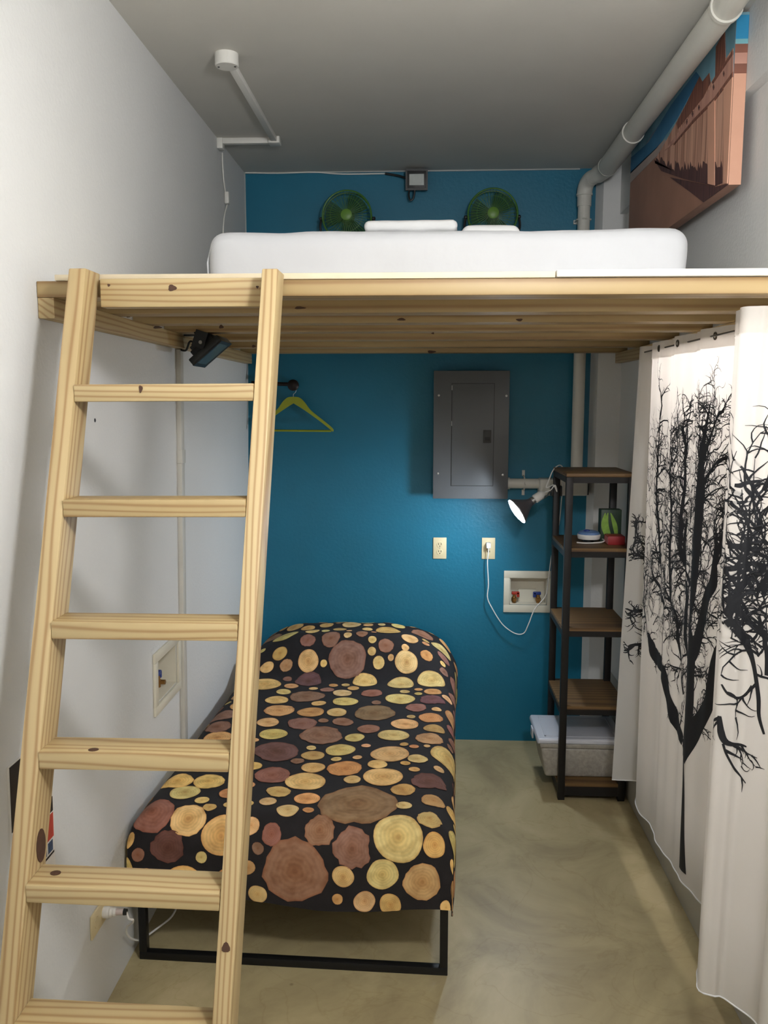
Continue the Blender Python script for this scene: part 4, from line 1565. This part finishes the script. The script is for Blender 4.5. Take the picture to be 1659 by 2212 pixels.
def fan(label, cx, cz):
    cy = 4.375
    t = thing('wall_fan', label, 'fan', (cx, D, cz - .14), 'green fans on the blue wall')
    R = .121
    circ = lambda r, y, n=40: [Vector((cx + r * math.cos(2 * math.pi * i / n), y, cz + r * math.sin(2 * math.pi * i / n))) for i in range(n)]
    mb_ = MB()
    mb_.tube(circ(R, cy, 48), .0045, 8, closed=True)
    mb_.tube(circ(R, cy + .05, 48), .003, 6, closed=True)
    mb_.build('rim', green_p, t)
    mb_ = MB()
    for i in range(44):
        a = 2 * math.pi * i / 44
        d = Vector((math.cos(a), 0, math.sin(a)))
        cc = Vector((cx, cy, cz))
        mb_.tube([cc + d * .026 + Vector((0, -.030, 0)), cc + d * .075 + Vector((0, -.028, 0)), cc + d * .108 + Vector((0, -.016, 0)), cc + d * R], .0011, 4)
    mb_.tube(circ(.08, cy - .0275, 40), .001, 4, closed=True)
    mb_.build('grille', green_p, t)
    mb_ = MB()
    for i in range(36):
        a = 2 * math.pi * i / 36
        d = Vector((math.cos(a), 0, math.sin(a)))
        cc = Vector((cx, cy + .05, cz))
        mb_.tube([cc + d * .03 + Vector((0, .022, 0)), cc + d * .095 + Vector((0, .018, 0)), cc + d * R], .0012, 4)
    mb_.build('rear_grille', green_p, t)
    MB().lathe((cx, cy - .026, cz), (0, -1, 0), [(0, .028), (.006, .027), (.009, .020), (.010, .003)], 24).build('hub_cap', mat('fan_hub_green', (98, 140, 52), 0.4), t)
    for k in range(3):
        a0_ = 2 * math.pi * k / 3 + 0.9
        mb_ = MB()

        def bl(u, v):
            a = a0_ + (v - .5) * (1.5 - .35 * u)
            r = .022 + .086 * u
            return Vector((cx + r * math.cos(a), cy + .012 + (v - .5) * .036, cz + r * math.sin(a)))
        mb_.grid(bl, frange(0, 1, 6), frange(0, 1, 8))
        mb_.build('blade', fan_blade, t, normals=False)
    MB().lathe((cx, cy + .030, cz), (0, 1, 0), [(0, .024), (.02, .034), (.055, .030), (.062, .012)], 20).build('motor', mat('fan_motor_green', (48, 86, 40), 0.45), t)
    mb_ = MB()
    mb_.tube(catmull([(cx - R - .010, cy + .03, cz - .01), (cx - R - .012, cy + .04, cz - .07), (cx - .07, cy + .05, cz - .135), (cx, cy + .055, cz - .145), (cx + .07, cy + .05, cz - .135), (cx + R + .012, cy + .04, cz - .07), (cx + R + .010, cy + .03, cz - .01)], 6), .006, 8)
    mb_.build('bracket', dark_plastic, t)
    MB().box(cx - .03, cx + .03, cy + .045, D, cz - .165, cz - .13, bev=0.004).build('wall_mount', dark_plastic, t)
    for s_ in (-1, 1):
        MB().lathe((cx + s_ * (R + .003), cy + .03, cz - .008), (s_, 0, 0), [(0, .009), (.012, .009), (.016, .005)], 12).build('pivot_knob', dark_plastic, t)
    return t


fan('green wire-grille fan on the blue wall toward the corner with the white wall', -0.397, 2.742)
fan('green wire-grille fan on the blue wall toward the painted pipe', 0.322, 2.744)

# ------------------------------------------------------------------ canvas on the right wall
XC = 0.914
cv = thing('canvas_print', 'stretched canvas print of a weathered timber wall under blue sky', 'wall art', (0.93, 3.4, 2.48))
cz0, cz1, cy0, cy1 = P(1583, 392, 0, XC).z, 2.974, P(1583, 200, 0, XC).y, P(1361, 420, 0, XC).y
sky_m = mat('print_sky', (120, 166, 182), 0.6, var=0.25, scale=7)
MB().box(XC, 0.9515, cy0, cy1, cz0, cz1, bev=0.001).build('stretcher', mat('print_wrap', (150, 112, 96), 0.6, var=0.12, scale=9), cv)


def printpoly(name, pts, m, k, lay=0.0007):
    """flat printed patch on the canvas face; pts as photo pixels"""
    q = []
    for px, py in pts:
        p = P(px, py, 0, XC)
        q.append((XC - 0.0001, min(max(p.y, cy0), cy1), min(max(p.z, cz0), cz1)))
    mb_ = MB()
    mb_.prism(q, (-lay * k, 0, 0))
    return mb_.build(name, m, cv, smooth=0)


def zc(x, y):
    return (1200 + x / 3.6144, y / 3.6144)


def streak(name, ca, cb2, scl):
    """weathered boards: vertical streaks"""
    m, nt, b = newmat(name)
    tc = nd(nt, 'ShaderNodeTexCoord')
    mp = nd(nt, 'ShaderNodeMapping')
    mp.inputs['Scale'].default_value = (1, scl, 2.0)
    nt.links.new(tc.outputs['Object'], mp.inputs[0])
    nz = nd(nt, 'ShaderNodeTexNoise')
    nz.inputs['Scale'].default_value = 1.0
    nz.inputs['Detail'].default_value = 5
    nt.links.new(mp.outputs[0], nz.inputs['Vector'])
    rp = nd(nt, 'ShaderNodeValToRGB')
    rp.color_ramp.elements[0].position = 0.35
    rp.color_ramp.elements[0].color = s2l(ca) + (1,)
    rp.color_ramp.elements[1].position = 0.6
    rp.color_ramp.elements[1].color = s2l(cb2) + (1,)
    nt.links.new(nz.outputs['Fac'], rp.inputs['Fac'])
    nt.links.new(rp.outputs[0], b.inputs['Base Color'])
    b.inputs['Roughness'].default_value = 0.6
    return m


boards_m = streak('print_boards', (150, 104, 84), (214, 166, 142), 60)
darkb_m = streak('print_dark_boards', (84, 52, 48), (150, 96, 76), 70)
beam_m = streak('print_beam', (176, 128, 112), (206, 156, 138), 20)
sand_m = mat('print_sand', (160, 118, 98), 0.6, var=0.12, scale=5)
haze_m = mat('print_haze', (176, 160, 152), 0.6, var=0.1, scale=6)
stain_m = streak('print_stain', (58, 36, 40), (96, 62, 58), 80)
cloud_m = mat('print_cloud', (126, 138, 156), 0.6, var=0.15, scale=8)
post_m = mat('print_post', (216, 164, 138), 0.6, var=0.05, scale=9)
blue_m = mat('print_deep_sky', (60, 118, 156), 0.6, var=0.15, scale=9)
Z_ = lambda *a: [zc(*p) for p in a]
printpoly('printed_sky', [(1355, 250), (1700, -100), (1700, 300), (1355, 560)], sky_m, 0.6)
printpoly('printed_sand', Z_((560, 1420), (800, 1190), (900, 1250), (1400, 1380), (1400, 1460), (900, 1800), (560, 2000)), sand_m, 1)
printpoly('printed_haze', Z_((575, 1360), (860, 1085), (860, 1150), (575, 1440)), haze_m, 2)
printpoly('printed_cloud', Z_((575, 1330), (760, 1040), (960, 780), (1010, 760), (900, 960), (700, 1210)), cloud_m, 1.5)
printpoly('printed_sky_patch', Z_((575, 1370), (575, 1250), (730, 1110), (905, 820), (1100, 560), (1130, 600), (950, 930), (800, 1150)), blue_m, 2.0)
printpoly('printed_boards', Z_((778, 1245), (830, 1165), (950, 950), (1040, 780), (1130, 598), (1150, 640), (1205, 570), (1215, 650), (1320, 480), (1392, 375), (1392, 1400), (1250, 1455), (1000, 1395), (830, 1335)), boards_m, 3)
printpoly('printed_chimney', Z_((1252, 600), (1258, 365), (1326, 240), (1332, 480)), darkb_m, 3.5)
printpoly('printed_upper_boards', Z_((950, 960), (1040, 780), (1130, 598), (1150, 640), (1205, 570), (1215, 650), (1160, 760), (960, 1010)), darkb_m, 3.5)
rq = random.Random(21)
teeth = []
for k in range(60):
    xx = 782 + (1310 - 782) * k / 59
    basez = 1250 + (xx - 782) * 0.13 if xx < 900 else 1300
    teeth.append((xx, basez - rq.uniform(-40, 45)))
printpoly('printed_stain', Z_((778, 1250), *teeth, (1310, 1430), (1250, 1455), (1000, 1395), (830, 1335)), stain_m, 4)
printpoly('printed_shadow', Z_((900, 1385), (1100, 1425), (1250, 1460), (1392, 1405), (1392, 1425), (1160, 1585), (1060, 1500)), stain_m, 4.5)
printpoly('printed_beam', Z_((860, 1175), (1100, 850), (1250, 640), (1392, 425), (1392, 560), (1250, 760), (1090, 925), (930, 1120)), beam_m, 5)
printpoly('printed_beam_shade', Z_((930, 1120), (1090, 925), (1250, 760), (1392, 560), (1392, 600), (1250, 790), (1090, 950), (930, 1135)), darkb_m, 5.5)
printpoly('printed_eave', Z_((1230, 640), (1392, 400), (1392, 430), (1240, 655)), darkb_m, 6)
printpoly('printed_post', Z_((1198, 835), (1252, 775), (1252, 1448), (1198, 1435)), post_m, 6)
printpoly('printed_post', Z_((1322, 690), (1392, 600), (1392, 1402), (1322, 1425)), post_m, 6)
for x, y in ((1245, 680), (1325, 575), (1130, 840), (1080, 890), (1035, 950)):
    printpoly('printed_bolt', Z_((x - 6, y), (x, y - 22), (x + 6, y), (x, y + 24)), stain_m, 7)
# the print wraps round the near edge
def side(name, za, zb_, m):
    MB().box(XC + .0005, 0.9512, cy0 - 0.0008, cy0 + 0.0004, za, zb_).build(name, m, cv, smooth=0)
hz = cz1 - cz0
sz = lambda py: P(1594, py, 0, 0.933).z
side('printed_edge', cz0, sz(164), post_m)
side('printed_edge', sz(164), sz(144), darkb_m)
side('printed_edge', sz(144), sz(122), beam_m)
side('printed_edge', sz(122), sz(104), darkb_m)
side('printed_edge', sz(104), sz(94), mat('print_pale_sky', (120, 178, 186), 0.6))
if cz1 > sz(46) + 0.002:
    side('printed_edge', sz(46), cz1 - 0.0005, sky_m)
side('printed_edge', sz(94), min(sz(46), cz1 - 0.0005), mat('print_bright_sky', (40, 140, 186), 0.6))

# ------------------------------------------------------------------ ceiling box and conduit
cj = thing('ceiling_conduit', 'white round junction box and surface conduit on the ceiling', 'conduit', (-0.68, 3.4, 2.94))
MB().lathe((-0.677, 3.02, ZC), (0, 0, -1), [(0, .040), (.036, .040), (.040, .037)], 28).build('junction_box', conduit_w, cj)
for dx in (-.028, .028):
    MB().lathe((-0.677 + dx, 3.02, ZC - .040), (0, 0, -1), [(0, .004), (.0015, .003)], 8).build('screw', dark_plastic, cj)
MB().box(-0.688, -0.662, 3.055, 3.935, ZC - .022, ZC, bev=0.002).build('conduit', conduit_w, cj)
MB().box(-0.700, -0.650, 3.905, 3.965, ZC - .028, ZC, bev=0.002).build('corner_fitting', conduit_w, cj)
MB().box(-0.927, -0.700, 3.922, 3.950, ZC - .024, ZC, bev=0.002).build('conduit', conduit_w, cj)
MB().box(-0.9298, -0.905, 3.915, 3.957, ZC - .045, ZC - .0005, bev=0.002).build('wall_fitting', conduit_w, cj)
cpts = [P(480, 330, 0, -.924), P(482, 375, 0, -.924), P(486, 410, 0, -.924), P(491, 425, 0, -.922), P(491, 440, 0, -.922), P(486, 460, 0, -.924), P(483, 480, 0, -.924), P(482, 500, 0, -.924), P(483, 530, 0, -.924)]
MB().tube(catmull(cpts, 5), 0.0035, 6).build('drop_cable', conduit_w, cj)
c1 = P(491, 426, 0, -.918)
MB().box(-0.928, -0.908, c1.y - .016, c1.y + .016, c1.z - .030, c1.z + .022, bev=0.004).build('inline_switch', conduit_w, cj)

# ------------------------------------------------------------------ coat hook and hanger
hk = thing('wall_hook_rail', 'dark round-ended hook rail on the blue wall holding the hanger', 'hook', (-0.74, D, 1.89))
kn = P(633, 832, 1, 4.42)
MB().lathe((kn.x, 4.405, kn.z), (0, 1, 0), [(0, .006), (.004, .020), (.012, .029), (.026, .029), (.034, .018), (.040, .012), (.095, .012)], 24).build('knob', mat('dark_brown_metal', (34, 24, 22), 0.4, 0.4), hk)
MB().cyl((-0.90, 4.435, kn.z + .012), (kn.x, 4.435, kn.z + .004), .010, 14).build('bar', mat('dark_brown_metal', (34, 24, 22), 0.4, 0.4), hk)
MB().lathe((-0.86, 4.435, kn.z + .011), (0, 1, 0), [(0, .010), (.05, .010), (.052, .022), (.065, .022)], 16).build('bracket', mat('dark_brown_metal', (34, 24, 22), 0.4, 0.4), hk)

hg = thing('coat_hanger', 'lime green coat hanger on the dark wall hook', 'hanger', (-0.68, 4.45, 1.67))
hang_m = mat('lime_hanger', (150, 158, 32), 0.45, var=0.06)
HY = 4.448
ap = P(634, 857, 1, HY)
wv_ = [(0, 0), (.030, -.004), (.055, -.025), (.090, -.070), (.150, -.118), (.200, -.160), (.207, -.176)]
up_ = catmull([(x, 0, z) for x, z in wv_], 5)
lo_ = catmull([(0, 0, -.034), (.040, 0, -.058), (.090, 0, -.092), (.145, 0, -.132), (.195, 0, -.172), (.203, 0, -.181)], 6)
loop = [(p.x, p.z) for p in up_] + [(p.x, p.z) for p in lo_[::-1]]
mb = MB()
for sg in (-1, 1):
    mb.prism([(ap.x + sg * x, HY - .006, ap.z + z) for x, z in loop], (0, .012, 0))
mb.build('shoulder', hang_m, hg)
MB().cyl((ap.x - .196, HY, ap.z - .174), (ap.x + .196, HY, ap.z - .176), .0055, 10).build('trouser_bar', hang_m, hg)
MB().tube(catmull([(ap.x, HY, ap.z - .01), (ap.x, HY, ap.z + .012), (ap.x + .012, HY, ap.z + .026), (ap.x + .018, HY, kn.z + .004), (ap.x + .006, HY, kn.z + .0155), (ap.x - .012, HY, kn.z + .008)], 6), .0018, 6).build('hook_wire', chrome, hg)

# ------------------------------------------------------------------ outlet with plug on the left wall
ol = thing('wall_outlet', 'ivory outlet low on the white wall with white plug inserted', 'outlet', (-0.957, 2.31, 0.28))
mb = MB()
strip(mb, 2.258, 2.374, 0.278, 0.350, 0.007)
mb.build('plate', ivory, ol)
xo = xL(.31)
for yy in (2.292, 2.340):
    MB().lathe((xo + .006, yy, .314), (1, 0, 0), [(0, .0165), (.003, .016)], 18).build('socket', ivory, ol)
ch = thing('plug_adapter', 'white plug with black collar and thin white cable beside the bed leg', 'plug', (xo + .03, 2.34, 0.30))
q0 = Vector((xo + .0095, 2.342, .314))
MB().lathe(q0, (1, 0, .06), [(0, .017), (.012, .018), (.018, .015), (.022, .016), (.028, .012), (.032, .013), (.038, .010)], 18).build('plug_body', white_plastic, ch)
MB().lathe(q0 + Vector((.038, 0, .0023)), (1, 0, .03), [(0, .010), (.022, .009)], 14).build('adapter', mat('pink_grey_plastic', (206, 190, 186), 0.5), ch)
MB().lathe(q0 + Vector((.060, 0, .003)), (1, 0, 0), [(0, .010), (.010, .009)], 14).build('collar', dark_plastic, ch)
cab = [q0 + Vector((.068, 0, .003)), P(278, 1984, 1, 2.34), P(287, 1987, 1, 2.34), P(286, 1993, 1, 2.36), P(274, 2003, 1, 2.46), P(274, 2016, 1, 2.50), P(283, 2027, 1, 2.53), P(297, 2031, 1, 2.58), P(308, 2028, 1, 2.62), P(340, 2005, 1, 2.69), P(365, 1986, 1, 2.74), P(376, 1972, 1, 2.76), P(383, 1955, 1, 2.79)]
MB().tube(catmull(cab, 6), 0.0034, 6).build('cable', white_plastic, ch)

# ------------------------------------------------------------------ sign on the left wall
sg_ = thing('wall_sign', 'white wall sign with black header, red band and blue symbols behind the ladder', 'sign', (-0.948, 1.91, 0.645))
def patch(name, y0, y1, z0, z1, t0, t1, m):
    mb_ = MB()
    p = []
    for z in (z0, z1):
        p += [(xL(z) + t0, y0, z), (xL(z) + t1, y0, z), (xL(z) + t1, y1, z), (xL(z) + t0, y1, z)]
    mb_.hexa(p)
    return mb_.build(name, m, sg_, smooth=0)
patch('board', 1.815, 2.036, 0.640, 0.998, .0003, .006, mat('sign_white', (226, 222, 216), 0.5))
patch('black_panel', 1.816, 1.915, 0.84, 0.997, .006, .0068, mat('sign_black', (26, 24, 26), 0.5))
patch('black_header', 1.915, 2.030, 0.790, 0.828, .006, .0068, mat('sign_black', (26, 24, 26), 0.5))
patch('red_band', 1.820, 2.030, 0.722, 0.786, .006, .0068, mat('sign_red', (186, 66, 52), 0.5, var=0.15, scale=60))
for k in range(6):
    patch('blue_symbol', 1.822 + k * .035, 1.848 + k * .035, 0.688, 0.716, .006, .0068, mat('sign_blue', (64, 84, 116), 0.5, var=0.3, scale=90))
patch('black_rule', 1.820, 2.030, 0.678, 0.683, .006, .0068, mat('sign_black', (26, 24, 26), 0.5))
